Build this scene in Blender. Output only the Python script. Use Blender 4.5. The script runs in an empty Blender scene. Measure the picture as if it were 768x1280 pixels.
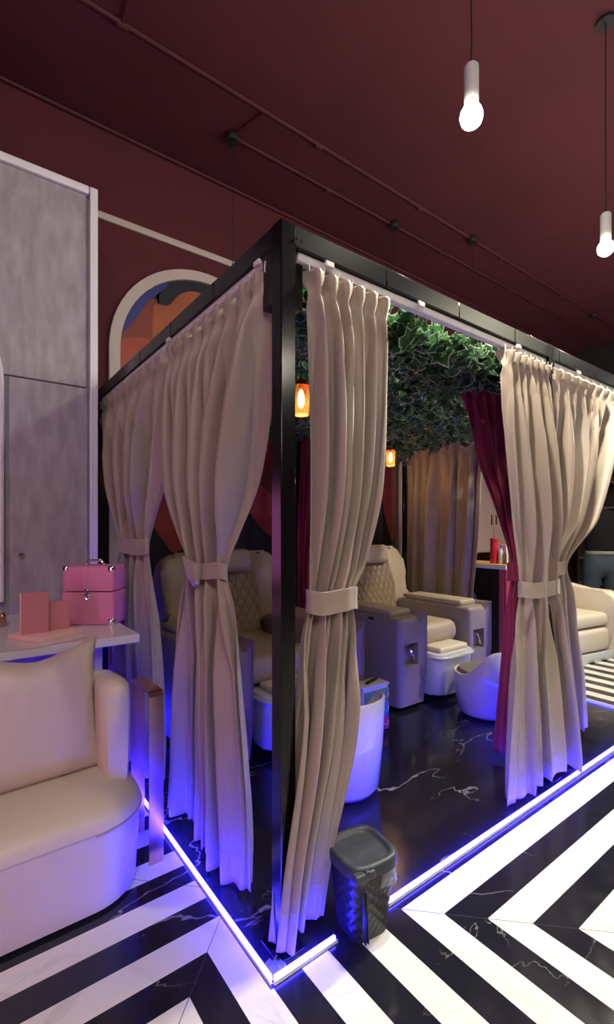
import bpy, bmesh, math, random
from mathutils import Vector, Matrix, noise
PI = math.pi
S = bpy.context.scene
COL = S.collection
random.seed(7)

# ------------------------------------------------------------------ helpers
def s2l(c):
    return tuple((x/12.92 if x <= .04045 else ((x+.055)/1.055)**2.4) for x in c)
def rgb(r, g, b):
    return s2l((r/255, g/255, b/255))

def tagp(o, label=None, cat=None, group=None, kind=None):
    if label: o['label'] = label
    if cat: o['category'] = cat
    if group: o['group'] = group
    if kind: o['kind'] = kind
    return o

def thing(name, label, cat, loc=(0, 0, 0), rz=0, group=None):
    o = bpy.data.objects.new(name, None)
    o.empty_display_size = .1
    COL.objects.link(o)
    o.location = loc
    o.rotation_euler = (0, 0, rz)
    return tagp(o, label, cat, group)

def obj(name, bm, mats, parent=None, smooth=True, angle=40, subsurf=0, offset=None):
    me = bpy.data.meshes.new(name)
    if offset is not None:
        bmesh.ops.translate(bm, verts=bm.verts, vec=-Vector(offset))
    bmesh.ops.recalc_face_normals(bm, faces=bm.faces)
    bm.to_mesh(me)
    bm.free()
    if not isinstance(mats, (list, tuple)):
        mats = [mats]
    for m in mats:
        me.materials.append(m)
    if smooth:
        for p in me.polygons:
            p.use_smooth = True
        if angle < 180:
            try:
                me.set_sharp_from_angle(angle=math.radians(angle))
            except Exception:
                pass
    o = bpy.data.objects.new(name, me)
    COL.objects.link(o)
    if offset is not None:
        o.location = offset
    if parent:
        o.parent = parent
    if subsurf:
        md = o.modifiers.new('sub', 'SUBSURF')
        md.levels = md.render_levels = subsurf
    return o

def dup_tree(o, parent=None):
    c = o.copy()
    COL.objects.link(c)
    c.parent = parent
    for ch in list(o.children):
        dup_tree(ch, c)
    return c

def nb():
    return bmesh.new()

def abox(bm, c, s, bev=0, seg=2, rot=None, mi=0, taper=None):
    """box centred at c with full size s; bevelled"""
    t = bmesh.new()
    bmesh.ops.create_cube(t, size=1)
    for v in t.verts:
        v.co = Vector((v.co.x*s[0], v.co.y*s[1], v.co.z*s[2]))
        if taper and v.co.z < 0:
            v.co.x *= taper[0]; v.co.y *= taper[1]
    if bev:
        bmesh.ops.bevel(t, geom=t.edges[:], offset=bev, segments=seg, profile=.5, affect='EDGES')
    return merge(bm, t, c, rot, mi)

def merge(bm, t, c=(0, 0, 0), rot=None, mi=0):
    M = Matrix.Translation(Vector(c))
    if rot is not None:
        M = M @ (rot.to_4x4() if hasattr(rot, 'to_4x4') else rot)
    vm = {}
    for v in t.verts:
        vm[v.index if False else v] = bm.verts.new(M @ v.co)
    for f in t.faces:
        try:
            nf = bm.faces.new([vm[v] for v in f.verts])
            nf.material_index = mi if mi else f.material_index
        except ValueError:
            pass
    t.free()
    return bm

def rot(x=0, y=0, z=0):
    return Matrix.Rotation(z, 4, 'Z') @ Matrix.Rotation(y, 4, 'Y') @ Matrix.Rotation(x, 4, 'X')

def lathe(bm, prof, c=(0, 0, 0), n=24, rot_=None, mi=0, sx=1, sy=1):
    t = bmesh.new()
    rings = []
    for r, z in prof:
        if r < 1e-5:
            rings.append([t.verts.new((0, 0, z))])
        else:
            rings.append([t.verts.new((r*sx*math.cos(2*PI*i/n), r*sy*math.sin(2*PI*i/n), z)) for i in range(n)])
    for a, b in zip(rings, rings[1:]):
        for i in range(n):
            j = (i+1) % n
            if len(a) == 1 and len(b) == 1:
                continue
            if len(a) == 1:
                t.faces.new((a[0], b[i], b[j]))
            elif len(b) == 1:
                t.faces.new((a[i], a[j], b[0]))
            else:
                t.faces.new((a[i], a[j], b[j], b[i]))
    return merge(bm, t, c, rot_, mi)

def tube(bm, pts, r, n=8, mi=0, closed=False, cap=True, ry=None):
    pts = [Vector(p) for p in pts]
    rings = []
    N = len(pts)
    up0 = Vector((0, 0, 1))
    prev = None
    for i, p in enumerate(pts):
        if closed:
            d = (pts[(i+1) % N]-pts[i-1])
        else:
            d = pts[min(i+1, N-1)]-pts[max(i-1, 0)]
        d.normalize()
        if prev is None:
            a = up0 if abs(d.z) < .95 else Vector((1, 0, 0))
            s = d.cross(a).normalized()
        else:
            s = (prev - d*prev.dot(d)).normalized()
        prev = s
        u = s.cross(d).normalized()
        rr = r[i] if isinstance(r, (list, tuple)) else r
        r2 = ry if ry else rr
        rings.append([bm.verts.new(p + s*rr*math.cos(2*PI*k/n) + u*r2*math.sin(2*PI*k/n)) for k in range(n)])
    M = N if closed else N-1
    for i in range(M):
        a, b = rings[i], rings[(i+1) % N]
        for k in range(n):
            j = (k+1) % n
            f = bm.faces.new((a[k], a[j], b[j], b[k])); f.material_index = mi
    if cap and not closed:
        f = bm.faces.new(rings[0]); f.material_index = mi
        f = bm.faces.new(rings[-1]); f.material_index = mi
    return bm

def prism(bm, pts, axis, a, b, bev=0, seg=2, mi=0):
    """polygon pts (2D) extruded between a and b along axis. axis 'x': pts=(y,z); 'y': (x,z); 'z': (x,y)"""
    t = bmesh.new()
    def P(p, h):
        return {'x': (h, p[0], p[1]), 'y': (p[0], h, p[1]), 'z': (p[0], p[1], h)}[axis]
    A = [t.verts.new(P(p, a)) for p in pts]
    B = [t.verts.new(P(p, b)) for p in pts]
    t.faces.new(A); t.faces.new(B)
    n = len(pts)
    for i in range(n):
        t.faces.new((A[i], A[(i+1) % n], B[(i+1) % n], B[i]))
    if bev:
        es = [e for e in t.edges if (e.verts[0] in A and e.verts[1] in A) or (e.verts[0] in B and e.verts[1] in B)]
        bmesh.ops.bevel(t, geom=es, offset=bev, segments=seg, profile=.5, affect='EDGES')
    return merge(bm, t, (0, 0, 0), None, mi)

def arc(cx, cy, r, a0, a1, n=8, ry=None):
    ry = ry or r
    return [(cx+r*math.cos(math.radians(a0+(a1-a0)*i/n)), cy+ry*math.sin(math.radians(a0+(a1-a0)*i/n))) for i in range(n+1)]

def rrect(x0, y0, x1, y1, r, n=5):
    return arc(x1-r, y1-r, r, 0, 90, n)+arc(x0+r, y1-r, r, 90, 180, n)+arc(x0+r, y0+r, r, 180, 270, n)+arc(x1-r, y0+r, r, 270, 360, n)

# ------------------------------------------------------------------ materials
def mat(name, col, rough=.5, metal=0, spec=.5, bump=0, bscale=80, var=0, vscale=6, sheen=0, trans=0, emis=None, estr=0, coat=0, alpha=1, transmission=0, detail=3, vstretch=None):
    m = bpy.data.materials.new(name)
    m.use_nodes = True
    nt = m.node_tree
    b = nt.nodes['Principled BSDF']
    out = nt.nodes['Material Output']
    b.inputs['Base Color'].default_value = (*col, 1)
    b.inputs['Roughness'].default_value = rough
    b.inputs['Metallic'].default_value = metal
    b.inputs['Specular IOR Level'].default_value = spec
    if sheen:
        b.inputs['Sheen Weight'].default_value = sheen
        b.inputs['Sheen Roughness'].default_value = .5
    if coat:
        b.inputs['Coat Weight'].default_value = coat
        b.inputs['Coat Roughness'].default_value = .08
    if transmission:
        b.inputs['Transmission Weight'].default_value = transmission
        b.inputs['IOR'].default_value = 1.2
    if alpha < 1:
        b.inputs['Alpha'].default_value = alpha
    if emis:
        b.inputs['Emission Color'].default_value = (*emis, 1)
        b.inputs['Emission Strength'].default_value = estr
    tc = nt.nodes.new('ShaderNodeTexCoord')
    if var or True:
        nz = nt.nodes.new('ShaderNodeTexNoise')
        nz.inputs['Scale'].default_value = vscale
        nz.inputs['Detail'].default_value = detail
        if vstretch:
            mp = nt.nodes.new('ShaderNodeMapping')
            mp.inputs['Scale'].default_value = vstretch
            nt.links.new(tc.outputs['Object'], mp.inputs['Vector'])
            nt.links.new(mp.outputs['Vector'], nz.inputs['Vector'])
        else:
            nt.links.new(tc.outputs['Object'], nz.inputs['Vector'])
        mx = nt.nodes.new('ShaderNodeMixRGB')
        v = var if var else .03
        mx.inputs['Color1'].default_value = (*[c*(1-v) for c in col], 1)
        mx.inputs['Color2'].default_value = (*[min(1, c*(1+v)) for c in col], 1)
        rp = nt.nodes.new('ShaderNodeMapRange')
        rp.inputs['From Min'].default_value = .3; rp.inputs['From Max'].default_value = .7
        nt.links.new(nz.outputs['Fac'], rp.inputs['Value'])
        nt.links.new(rp.outputs['Result'], mx.inputs['Fac'])
        nt.links.new(mx.outputs['Color'], b.inputs['Base Color'])
    if bump:
        n2 = nt.nodes.new('ShaderNodeTexNoise')
        n2.inputs['Scale'].default_value = bscale
        n2.inputs['Detail'].default_value = 4
        bp = nt.nodes.new('ShaderNodeBump')
        bp.inputs['Strength'].default_value = bump
        bp.inputs['Distance'].default_value = .01
        nt.links.new(tc.outputs['Object'], n2.inputs['Vector'])
        nt.links.new(n2.outputs['Fac'], bp.inputs['Height'])
        nt.links.new(bp.outputs['Normal'], b.inputs['Normal'])
    if trans:
        tr = nt.nodes.new('ShaderNodeBsdfTranslucent')
        tr.inputs['Color'].default_value = (*col, 1)
        ms = nt.nodes.new('ShaderNodeMixShader')
        ms.inputs['Fac'].default_value = trans
        nt.links.new(b.outputs['BSDF'], ms.inputs[1])
        nt.links.new(tr.outputs['BSDF'], ms.inputs[2])
        nt.links.new(ms.outputs['Shader'], out.inputs['Surface'])
    return m

class NG:
    def __init__(s, nt): s.nt = nt
    def v(s, x, sock):
        if isinstance(x, (int, float)): sock.default_value = x
        else: s.nt.links.new(x, sock)
    def m(s, op, a, b=0, c=None):
        n = s.nt.nodes.new('ShaderNodeMath'); n.operation = op
        s.v(a, n.inputs[0]); s.v(b, n.inputs[1])
        if c is not None: s.v(c, n.inputs[2])
        return n.outputs[0]
    def mixc(s, f, a, b):
        n = s.nt.nodes.new('ShaderNodeMixRGB')
        s.v(f, n.inputs['Fac'])
        for x, k in ((a, 'Color1'), (b, 'Color2')):
            if isinstance(x, tuple): n.inputs[k].default_value = (*x, 1)
            else: s.nt.links.new(x, n.inputs[k])
        return n.outputs['Color']
    def noise(s, vec, sc, det=4, dist=0):
        n = s.nt.nodes.new('ShaderNodeTexNoise')
        n.inputs['Scale'].default_value = sc; n.inputs['Detail'].default_value = det
        n.inputs['Distortion'].default_value = dist
        s.nt.links.new(vec, n.inputs['Vector'])
        return n.outputs['Fac']
    def rng(s, x, a, b, c=0, d=1):
        n = s.nt.nodes.new('ShaderNodeMapRange')
        s.v(x, n.inputs['Value'])
        for k, q in (('From Min', a), ('From Max', b), ('To Min', c), ('To Max', d)):
            n.inputs[k].default_value = q
        return n.outputs['Result']

def marble_floor(name, booth):
    m = bpy.data.materials.new(name); m.use_nodes = True
    nt = m.node_tree; g = NG(nt); b = nt.nodes['Principled BSDF']
    tc = nt.nodes.new('ShaderNodeTexCoord'); P = tc.outputs['Object']
    sp = nt.nodes.new('ShaderNodeSeparateXYZ'); nt.links.new(P, sp.inputs[0])
    X, Y = sp.outputs[0], sp.outputs[1]
    # black marble with thin branching white veins
    def vv(rotz, sc, st, seed, wid, m0, m1):
        mp = nt.nodes.new('ShaderNodeMapping'); mp.inputs['Rotation'].default_value = (0, 0, rotz)
        mp.inputs['Scale'].default_value = (st, 1, 1); mp.inputs['Location'].default_value = (seed, seed*1.7, 0)
        nt.links.new(P, mp.inputs['Vector'])
        n = g.noise(mp.outputs['Vector'], sc, 6, .25)
        ln_ = g.rng(g.m('ABSOLUTE', g.m('SUBTRACT', n, .5)), 0, wid, 1, 0)
        return g.m('MULTIPLY', ln_, g.rng(g.noise(mp.outputs['Vector'], sc*.8, 3), m0, m1))
    v1 = vv(.5, 1.6, .4, 3.1, .0035, .54, .62)
    v2 = vv(-.9, 2.2, .4, 7.7, .0030, .58, .66)
    v3 = g.m('MULTIPLY', vv(1.3, 5, .45, 1.3, .004, .58, .68), .5)
    vein = g.m('MINIMUM', g.m('ADD', g.m('ADD', v1, v2), v3), 1)
    blk = g.mixc(vein, (.012, .012, .020), (.45, .44, .43))
    if booth:
        a = g.m('ABSOLUTE', g.m('SUBTRACT', g.m('FRACT', g.m('DIVIDE', g.m('ADD', X, -.1), .62)), .5))
        c = g.m('ABSOLUTE', g.m('SUBTRACT', g.m('FRACT', g.m('DIVIDE', Y, .62)), .5))
        gr = g.m('GREATER_THAN', g.m('MAXIMUM', a, c), .4975)
        col = g.mixc(gr, blk, (.002, .002, .003))
    else:
        w1 = g.noise(P, 3.3, 6, 1.1)
        wv = g.rng(g.m('ABSOLUTE', g.m('SUBTRACT', w1, .5)), 0, .03, .4, 0)
        wv = g.m('MULTIPLY', wv, g.rng(g.noise(P, 1.3, 2), .45, .65))
        wht = g.mixc(wv, (.80, .79, .74), (.42, .42, .40))
        L = g.m('MAXIMUM', g.m('MINIMUM', g.m('MULTIPLY', Y, -1), g.m('SUBTRACT', X, .457)), g.m('SUBTRACT', Y, .767))
        far = g.m('MULTIPLY', g.m('GREATER_THAN', X, 3.0), g.m('GREATER_THAN', Y, 0))
        L = g.m('ADD', g.m('MULTIPLY', L, g.m('SUBTRACT', 1, far)), g.m('MULTIPLY', X, far))
        st = g.m('LESS_THAN', g.m('FRACT', g.m('DIVIDE', g.m('ADD', L, 9.86), .2)), .5)
        # floor tile joints along the mitres
        j1 = g.m('LESS_THAN', g.m('ABSOLUTE', g.m('SUBTRACT', g.m('ADD', X, Y), .457)), .0016)
        j2 = g.m('LESS_THAN', g.m('ABSOLUTE', g.m('ADD', g.m('SUBTRACT', X, Y), .31)), .0016)
        col = g.mixc(st, wht, blk)
        col = g.mixc(g.m('MAXIMUM', j1, j2), col, (.05, .05, .05))
    nt.links.new(col, b.inputs['Base Color'])
    b.inputs['Roughness'].default_value = .13
    rr = g.rng(g.noise(P, 9, 3), .3, .7, .12, .22) if booth else g.rng(g.noise(P, 9, 3), .3, .7, .10, .2)
    nt.links.new(rr, b.inputs['Roughness'])
    return m

def quilt_mat(name, col, rough, sc=.07):
    m = mat(name, col, rough, var=.05, vscale=12)
    nt = m.node_tree; g = NG(nt); b = nt.nodes['Principled BSDF']
    tc = nt.nodes.new('ShaderNodeTexCoord')
    sp = nt.nodes.new('ShaderNodeSeparateXYZ'); nt.links.new(tc.outputs['Object'], sp.inputs[0])
    X, Z = sp.outputs[0], sp.outputs[2]
    def ln(e):
        return g.m('ABSOLUTE', g.m('SINE', g.m('MULTIPLY', e, PI/sc)))
    a = ln(g.m('ADD', X, g.m('MULTIPLY', Z, .6))); c = ln(g.m('SUBTRACT', X, g.m('MULTIPLY', Z, .6)))
    h = g.m('POWER', g.m('MINIMUM', a, c), .5)
    bp = nt.nodes.new('ShaderNodeBump'); bp.inputs['Strength'].default_value = .8; bp.inputs['Distance'].default_value = .012
    nt.links.new(h, bp.inputs['Height']); nt.links.new(bp.outputs['Normal'], b.inputs['Normal'])
    return m

M = {}
M['burg_wall'] = mat('burgundy_plaster', (.085, .009, .017), .8, bump=.15, bscale=60, var=.12, vscale=2)
M['burg_ceil'] = mat('burgundy_ceiling', (.095, .013, .024), .85, bump=.1, bscale=40, var=.12, vscale=1.2)
M['dark_wall'] = mat('dark_wall', (.02, .012, .016), .8, bump=.1)
M['floor'] = marble_floor('chevron_marble', False)
M['booth'] = marble_floor('black_marble', True)
M['black'] = mat('black_powder_coat', (.0035, .0035, .005), .2, spec=.3)
M['blackbeam'] = mat('black_beam_coat', (.006, .007, .009), .25, spec=.3)
M['track'] = mat('white_track', (.62, .60, .60), .4)
M['curtain'] = mat('beige_satin', (.36, .285, .22), .45, sheen=.35, bump=.12, bscale=900, var=.04, vscale=5, trans=.10)
M['redcurtain'] = mat('crimson_cloth', (.30, .012, .06), .6, sheen=.2, bump=.12, bscale=700, trans=.08)
M['dead_black'] = mat('black_cloth', (.01, .01, .012), .9)
M['white_trim'] = mat('white_moulding', (.78, .75, .78), .45)
M['ivory_trim'] = mat('ivory_moulding', (.55, .45, .42), .5)
M['panel'] = mat('grey_mauve_panel', (.36, .32, .34), .6, bump=.15, bscale=120, var=.2, vscale=6, vstretch=(3, 3, .9), detail=6)
M['gap'] = mat('shadow_gap', (.03, .02, .025), .8)
M['white'] = mat('white_lacquer', (.72, .66, .68), .25, coat=.3)
M['leather'] = mat('cream_leather', (.40, .32, .24), .42, bump=.12, bscale=260, var=.04, vscale=8)
M['leather2'] = mat('pale_leather', (.66, .58, .46), .38, bump=.1, bscale=260)
M['taupe'] = mat('taupe_leather', (.25, .205, .19), .45, bump=.12, bscale=260, var=.04)
M['quilt'] = quilt_mat('quilted_tan_leather', (.25, .17, .11), .45)
M['pillow'] = mat('satin_pillow', (.58, .47, .40), .36, sheen=.3, bump=.1, bscale=500)
M['gold'] = mat('rose_gold', (.75, .48, .34), .22, metal=1)
M['chrome'] = mat('chrome', (.8, .8, .82), .12, metal=1)
M['pvc'] = mat('white_plastic', (.60, .60, .62), .2, coat=.4)
M['grey_seat'] = mat('grey_stool_seat', (.16, .15, .13), .55)
M['pink'] = mat('pink_vinyl', (.72, .23, .38), .4, bump=.15, bscale=400)
M['pink2'] = mat('pink_trim', (.80, .33, .47), .3)
M['rose'] = mat('rose_card', (.52, .20, .21), .5)
M['rose_l'] = mat('pale_rose_edge', (.85, .52, .48), .5)
M['bin'] = mat('charcoal_plastic', (.018, .02, .03), .38, var=.2, vscale=14)
M['binlid'] = mat('dusty_lid_plastic', (.035, .042, .062), .42, var=.35, vscale=22, detail=6)
M['bag'] = mat('clear_bag', (.55, .6, .7), .12, alpha=.28, bump=.6, bscale=40)
M['leaf'] = mat('ivy_leaf', (.036, .105, .034), .35, var=.6, vscale=9, trans=.45)
M['leafrim'] = mat('ivy_leaf_rim', (.36, .42, .33), .45, trans=.3)
M['stem'] = mat('vine_stem', (.05, .035, .02), .7)
M['bulb'] = mat('lamp_bulb', (1, 1, 1), .3, emis=(1, .94, .80), estr=520)
M['lampbody'] = mat('white_lamp_body', (.6, .6, .58), .4)
M['fil'] = mat('amber_filament', (1, .6, .2), .3, emis=(1, .68, .32), estr=22)
M['amber'] = mat('amber_glass', (1, .68, .38), .12, transmission=.78)
M['copper'] = mat('copper_cap', (.55, .2, .08), .35, metal=.7)
M['led'] = mat('led_diffuser', (.8, .8, 1), .5, emis=(.018, .012, 1), estr=145)
M['led_dim'] = mat('dim_led_diffuser', (.8, .8, 1), .5, emis=(.10, .10, 1), estr=1.3)
M['alu'] = mat('white_strip_profile', (.7, .7, .74), .35)
M['pipe'] = mat('burgundy_conduit', (.085, .011, .019), .6)
M['box_blk'] = mat('junction_black', (.012, .008, .009), .6)
M['dgreen'] = mat('drawer_green', (.12, .30, .12), .4)
M['dblue'] = mat('drawer_blue', (.03, .22, .55), .4)
M['dmag'] = mat('drawer_magenta', (.42, .03, .14), .4)
M['wood'] = mat('light_wood_top', (.55, .30, .10), .45, var=.1, vstretch=(1, 12, 1))
M['fluted'] = mat('raspberry_fluting', (.38, .05, .10), .5)
M['redbottle'] = mat('red_bottle', (.5, .015, .03), .3)
M['denim'] = mat('dark_denim', (.018, .032, .05), .8, bump=.2, bscale=500, var=.4, vscale=5)
M['shirt'] = mat('black_shirt', (.005, .005, .006), .95, spec=.15)
M['skin'] = mat('skin', (.42, .20, .13), .5)
M['hair'] = mat('dark_hair', (.015, .01, .008), .6)
M['cab'] = mat('dull_pink_cabinet', (.30, .20, .20), .5)
M['shelf'] = mat('dark_shelf', (.03, .028, .028), .4)
M['m_black'] = mat('mural_black', (.010, .008, .010), .5)
M['m_blue'] = mat('mural_blue', (.032, .035, .20), .55, var=.1, vscale=5)
M['m_navy'] = mat('mural_navy', (.006, .008, .018), .55)
M['m_orange'] = mat('mural_orange', (.33, .085, .03), .55, var=.2, vscale=3)
M['m_rust'] = mat('mural_rust', (.21, .035, .02), .55, var=.25, vscale=3)
M['m_red'] = mat('mural_red', (.30, .018, .018), .55, var=.3, vscale=3, vstretch=(1, 1, 3))
M['m_brick'] = mat('mural_brick', (.36, .055, .03), .55, var=.15, vscale=3)
M['m_plum'] = mat('mural_plum', (.10, .012, .035), .55, var=.5, vscale=4, vstretch=(1, 1, 6))

# ------------------------------------------------------------------ layout numbers (metres)
BX, BY = 3.20, 2.32          # booth length (x) and depth (y)
WY = 2.42                    # back wall
CZ = 4.15                    # ceiling
TOP = 2.245                  # top of the booth beams
MIDX = 1.735
XL, XR, YF = -3.2, 7.4, -4.2

# ------------------------------------------------------------------ room shell
def struct(name, bm, m, smooth=False, parent=None):
    o = obj(name, bm, m, parent, smooth)
    if not parent: o['kind'] = 'structure'
    return o

bm = nb()
def quad(bm, x0, y0, x1, y1, z, mi):
    f = bm.faces.new([bm.verts.new(p) for p in ((x0, y0, z), (x1, y0, z), (x1, y1, z), (x0, y1, z))]); f.material_index = mi
quad(bm, XL, YF, XR, -.012, 0, 0)
quad(bm, XL, -.012, -.012, WY, 0, 0)
quad(bm, BX-.12, -.012, XR, WY, 0, 0)
quad(bm, -.012, -.012, BX-.12, WY, 0, 1)
struct('floor', bm, [M['floor'], M['booth']])
bm = nb(); abox(bm, ((XL+XR)/2, (YF+WY)/2, CZ+.05), (XR-XL+.2, WY-YF+.2, .1)); struct('ceiling', bm, M['burg_ceil'])
bm = nb(); abox(bm, ((XL+XR)/2, WY+.05, CZ/2), (XR-XL+.2, .1, CZ)); struct('wall_back', bm, M['burg_wall'])
bm = nb(); abox(bm, (XL-.05, (YF+WY)/2, CZ/2), (.1, WY-YF, CZ)); struct('wall_left', bm, M['burg_wall'])
bm = nb(); abox(bm, (XR+.05, (YF+WY)/2, CZ/2), (.1, WY-YF, CZ)); struct('wall_right', bm, M['dark_wall'])
bm = nb(); abox(bm, ((XL+XR)/2, YF-.05, CZ/2), (XR-XL+.2, .1, CZ)); struct('wall_front', bm, M['burg_wall'])
# horizontal moulding on the back wall
bm = nb(); abox(bm, ((-.02+XR)/2, WY-.012, 3.505), (XR+.02, .024, .05), .006); struct('trim_1', bm, M['ivory_trim'])

# ------------------------------------------------------------------ wardrobe / panelled door at the left
wx0, wx1, wy, wz = -3.0, -.02, 1.93, 3.345
bm = nb(); abox(bm, ((wx0+wx1)/2, (wy+.02+WY-.004)/2, (wz-.01)/2), (wx1-wx0-.01, WY-.004-wy-.02, wz-.01))
ward = thing('wardrobe', 'tall grey mauve panelled wardrobe with white moulding reaching above the white table', 'wardrobe', ((wx0+wx1)/2, wy, 0))
def wobj(n, bm, m, smooth=True):
    return obj(n, bm, m, ward, smooth, offset=None)
def shift(bm, o):
    bmesh.ops.translate(bm, verts=bm.verts, vec=-Vector(o)); return bm
WL = ward.location
wobj('body', shift(bm, WL), M['panel'])
seamz = 2.14
bm = nb(); abox(bm, ((wx0+wx1-.06)/2, wy+.01, (seamz+.004+wz-.05)/2), (wx1-wx0-.06, .02, wz-.05-seamz-.004), .002, 1); wobj('upper_panel', shift(bm, WL), M['panel'])
dx0 = -.476
bm = nb(); abox(bm, ((dx0+wx1-.055)/2, wy+.01, (.06+seamz-.004)/2), (wx1-.055-dx0, .02, seamz-.064), .002, 1)
door = wobj('door', shift(bm, WL), M['panel'])
bm = nb(); lathe(bm, [(0, 0), (.005, 0), (.005, .014), (.012, .018), (.014, .026), (.010, .032), (0, .033)], (-.42, wy-.0, 1.153), 16, rot(x=PI/2))
kn = obj('knob', shift(bm, WL), M['chrome'], door); kn['label'] = 'small round metal knob'
bm = nb()
abox(bm, (wx1-.022, wy-.005, wz/2), (.045, .03, wz), .004)
abox(bm, (wx1-.036, wy-.014, wz/2-.015), (.018, .02, wz-.03), .004)
wobj('side_moulding', shift(bm, WL), M['white_trim'])['label'] = 'white vertical moulding'
bm = nb()
abox(bm, ((wx0+wx1)/2-.025, wy-.005, wz-.024), (wx1-wx0-.05, .03, .045), .004)
wobj('top_moulding', shift(bm, WL), M['white_trim'])['label'] = 'white horizontal moulding'
# arched white mirror frame at far left on the wardrobe
arch = [(-.512, .9), (-.512, 2.1)] + arc(-.912, 2.1, .4, 0, 180, 20, .42) + [(-1.312, .9)]
mir = thing('arched_mirror', 'tall white arched mirror edge at the left end of the wardrobe', 'mirror', (-.912, wy-.016, .9))
bm = nb(); tube(bm, [(x, wy-.016, z) for x, z in arch], .022, 8, ry=.014)
obj('frame', shift(bm, mir.location), M['white_trim'], mir)
bm = nb(); prism(bm, arch, 'y', wy-.008, wy-.003); obj('glass', shift(bm, mir.location), mat('mirror_glass', (.8, .8, .85), .04, metal=1), mir, smooth=False)

# ------------------------------------------------------------------ murals in arched frames
def mural(cx, label, seed):
    zs, R = 2.59, .75
    t = thing('mural', label, 'mural', (cx, WY-.002, .3))
    L = t.location
    outer = [(cx-R, .3), (cx-R, zs)] + [(cx-R*math.cos(PI*i/32), zs+R*math.sin(PI*i/32)) for i in range(1, 32)] + [(cx+R, zs), (cx+R, .3)]
    r = R-.075
    inner = [(cx-r, .3), (cx-r, zs)] + [(cx-r*math.cos(PI*i/32), zs+r*math.sin(PI*i/32)) for i in range(1, 32)] + [(cx+r, zs), (cx+r, .3)]
    bm = nb()
    ys = (WY-.004, WY-.034)
    A = [[bm.verts.new((x, y, z)) for x, z in pl] for pl in (outer, inner) for y in ys]
    n = len(outer)
    for i in range(n-1):
        bm.faces.new((A[1][i], A[1][i+1], A[3][i+1], A[3][i]))
        bm.faces.new((A[0][i], A[0][i+1], A[1][i+1], A[1][i]))
        bm.faces.new((A[2][i], A[2][i+1], A[3][i+1], A[3][i]))
    obj('arch_frame', shift(bm, L), M['ivory_trim'], t, smooth=True)['label'] = 'ivory arched moulding'
    def inside(x, z):
        if z > zs:
            d = math.hypot(x-cx, z-zs)
            if d > r: x, z = cx+(x-cx)*r/d, zs+(z-zs)*r/d
        x = min(max(x, cx-r), cx+r)
        return x, max(z, .3)
    bm = nb()
    k = [0]
    def poly(pts, mi):
        k[0] += 1
        y = WY-.004-.0012*k[0]
        # smooth closed outline
        P = [Vector(p) for p in pts]; out = []
        n = len(P)
        for i in range(n):
            p0, p1, p2, p3 = P[i-1], P[i], P[(i+1) % n], P[(i+2) % n]
            for q in range(6):
                u = q/6
                out.append(.5*((2*p1)+(-p0+p2)*u+(2*p0-5*p1+4*p2-p3)*u*u+(-p0+3*p1-3*p2+p3)*u**3))
        vs = []
        for p in out:
            x, z = inside(p.x+cx, p.y)
            if not vs or (vs[-1].co-Vector((x, y, z))).length > 1e-4:
                vs.append(bm.verts.new((x, y, z)))
        f = bm.faces.new(vs); f.material_index = mi
        bmesh.ops.triangulate(bm, faces=[f])
    f = bm.faces.new([bm.verts.new((x, WY-.004, z)) for x, z in inner]); f.material_index = 0
    if seed == 0:
        poly([(-.5, 3.2), (-.23, 3.38), (.3, 3.45), (.7, 3.2), (.6, 2.9), (.1, 3.0), (-.11, 3.14), (-.23, 3.11), (-.31, 3.00), (-.38, 2.99), (-.42, 3.02), (-.36, 3.12)], 1)
        poly([(-.75, 2.5), (-.72, 2.65), (-.68, 2.82), (-.62, 3.04), (-.47, 3.20), (-.31, 3.18), (-.43, 3.03), (-.56, 2.84), (-.65, 2.68)], 2)
        poly([(-.68, 2.66), (-.56, 2.84), (-.46, 3.00), (-.41, 3.02), (-.36, 2.91), (-.36, 2.7), (-.48, 2.64), (-.6, 2.62)], 5)
        poly([(-.42, 2.70), (-.43, 2.9), (-.41, 2.99), (-.31, 3.01), (-.22, 3.12), (-.09, 3.18), (.08, 3.14), (.2, 2.9), (0, 2.5), (-.29, 2.55)], 4)
        poly([(-.76, 2.45), (-.70, 2.64), (-.57, 2.70), (-.45, 2.71), (-.36, 2.66), (-.40, 2.4), (-.7, 2.29)], 6)
        poly([(-.38, 1.79), (-.45, 1.54), (-.45, 1.36), (-.36, 1.21), (-.25, 1.11), (-.12, 1.3), (-.12, 1.74), (-.25, 1.86)], 6)
        poly([(.34, 2.3), (.61, 2.35), (.78, 2.1), (.76, 1.79), (.61, 1.86), (.49, 2.0), (.40, 2.12)], 3)
        poly([(.38, 2.15), (.49, 2.0), (.61, 1.86), (.76, 1.74), (.76, 1.49), (.61, 1.59), (.48, 1.67), (.34, 1.76), (.26, 1.98)], 5)
        poly([(.30, 1.80), (.48, 1.67), (.61, 1.59), (.78, 1.47), (.80, 1.15), (.61, 1.23), (.48, 1.33), (.34, 1.51), (.20, 1.72)], 3)
        poly([(.34, 1.76), (.48, 1.66), (.61, 1.57), (.78, 1.44), (.61, 1.60), (.48, 1.69)], 6)
    else:
        poly([(-.6, 3.4), (.6, 3.4), (.6, 2.6), (.1, 2.8), (-.3, 2.5), (-.6, 2.7)], 2)
        poly([(-.6, 2.5), (-.1, 2.6), (.3, 2.3), (.6, 2.4), (.6, 2.0), (.1, 2.1), (-.3, 2.0), (-.6, 2.1)], 6)
        poly([(-.6, 1.1), (-.45, 1.45), (-.1, 1.8), (.2, 1.72), (.35, 1.5), (.3, 1.3), (.1, 1.5), (-.15, 1.55), (-.35, 1.3), (-.5, .95)], 7)
        poly([(.3, 1.9), (.6, 2.0), (.6, 1.2), (.5, 1.3), (.42, 1.6)], 5)
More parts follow.
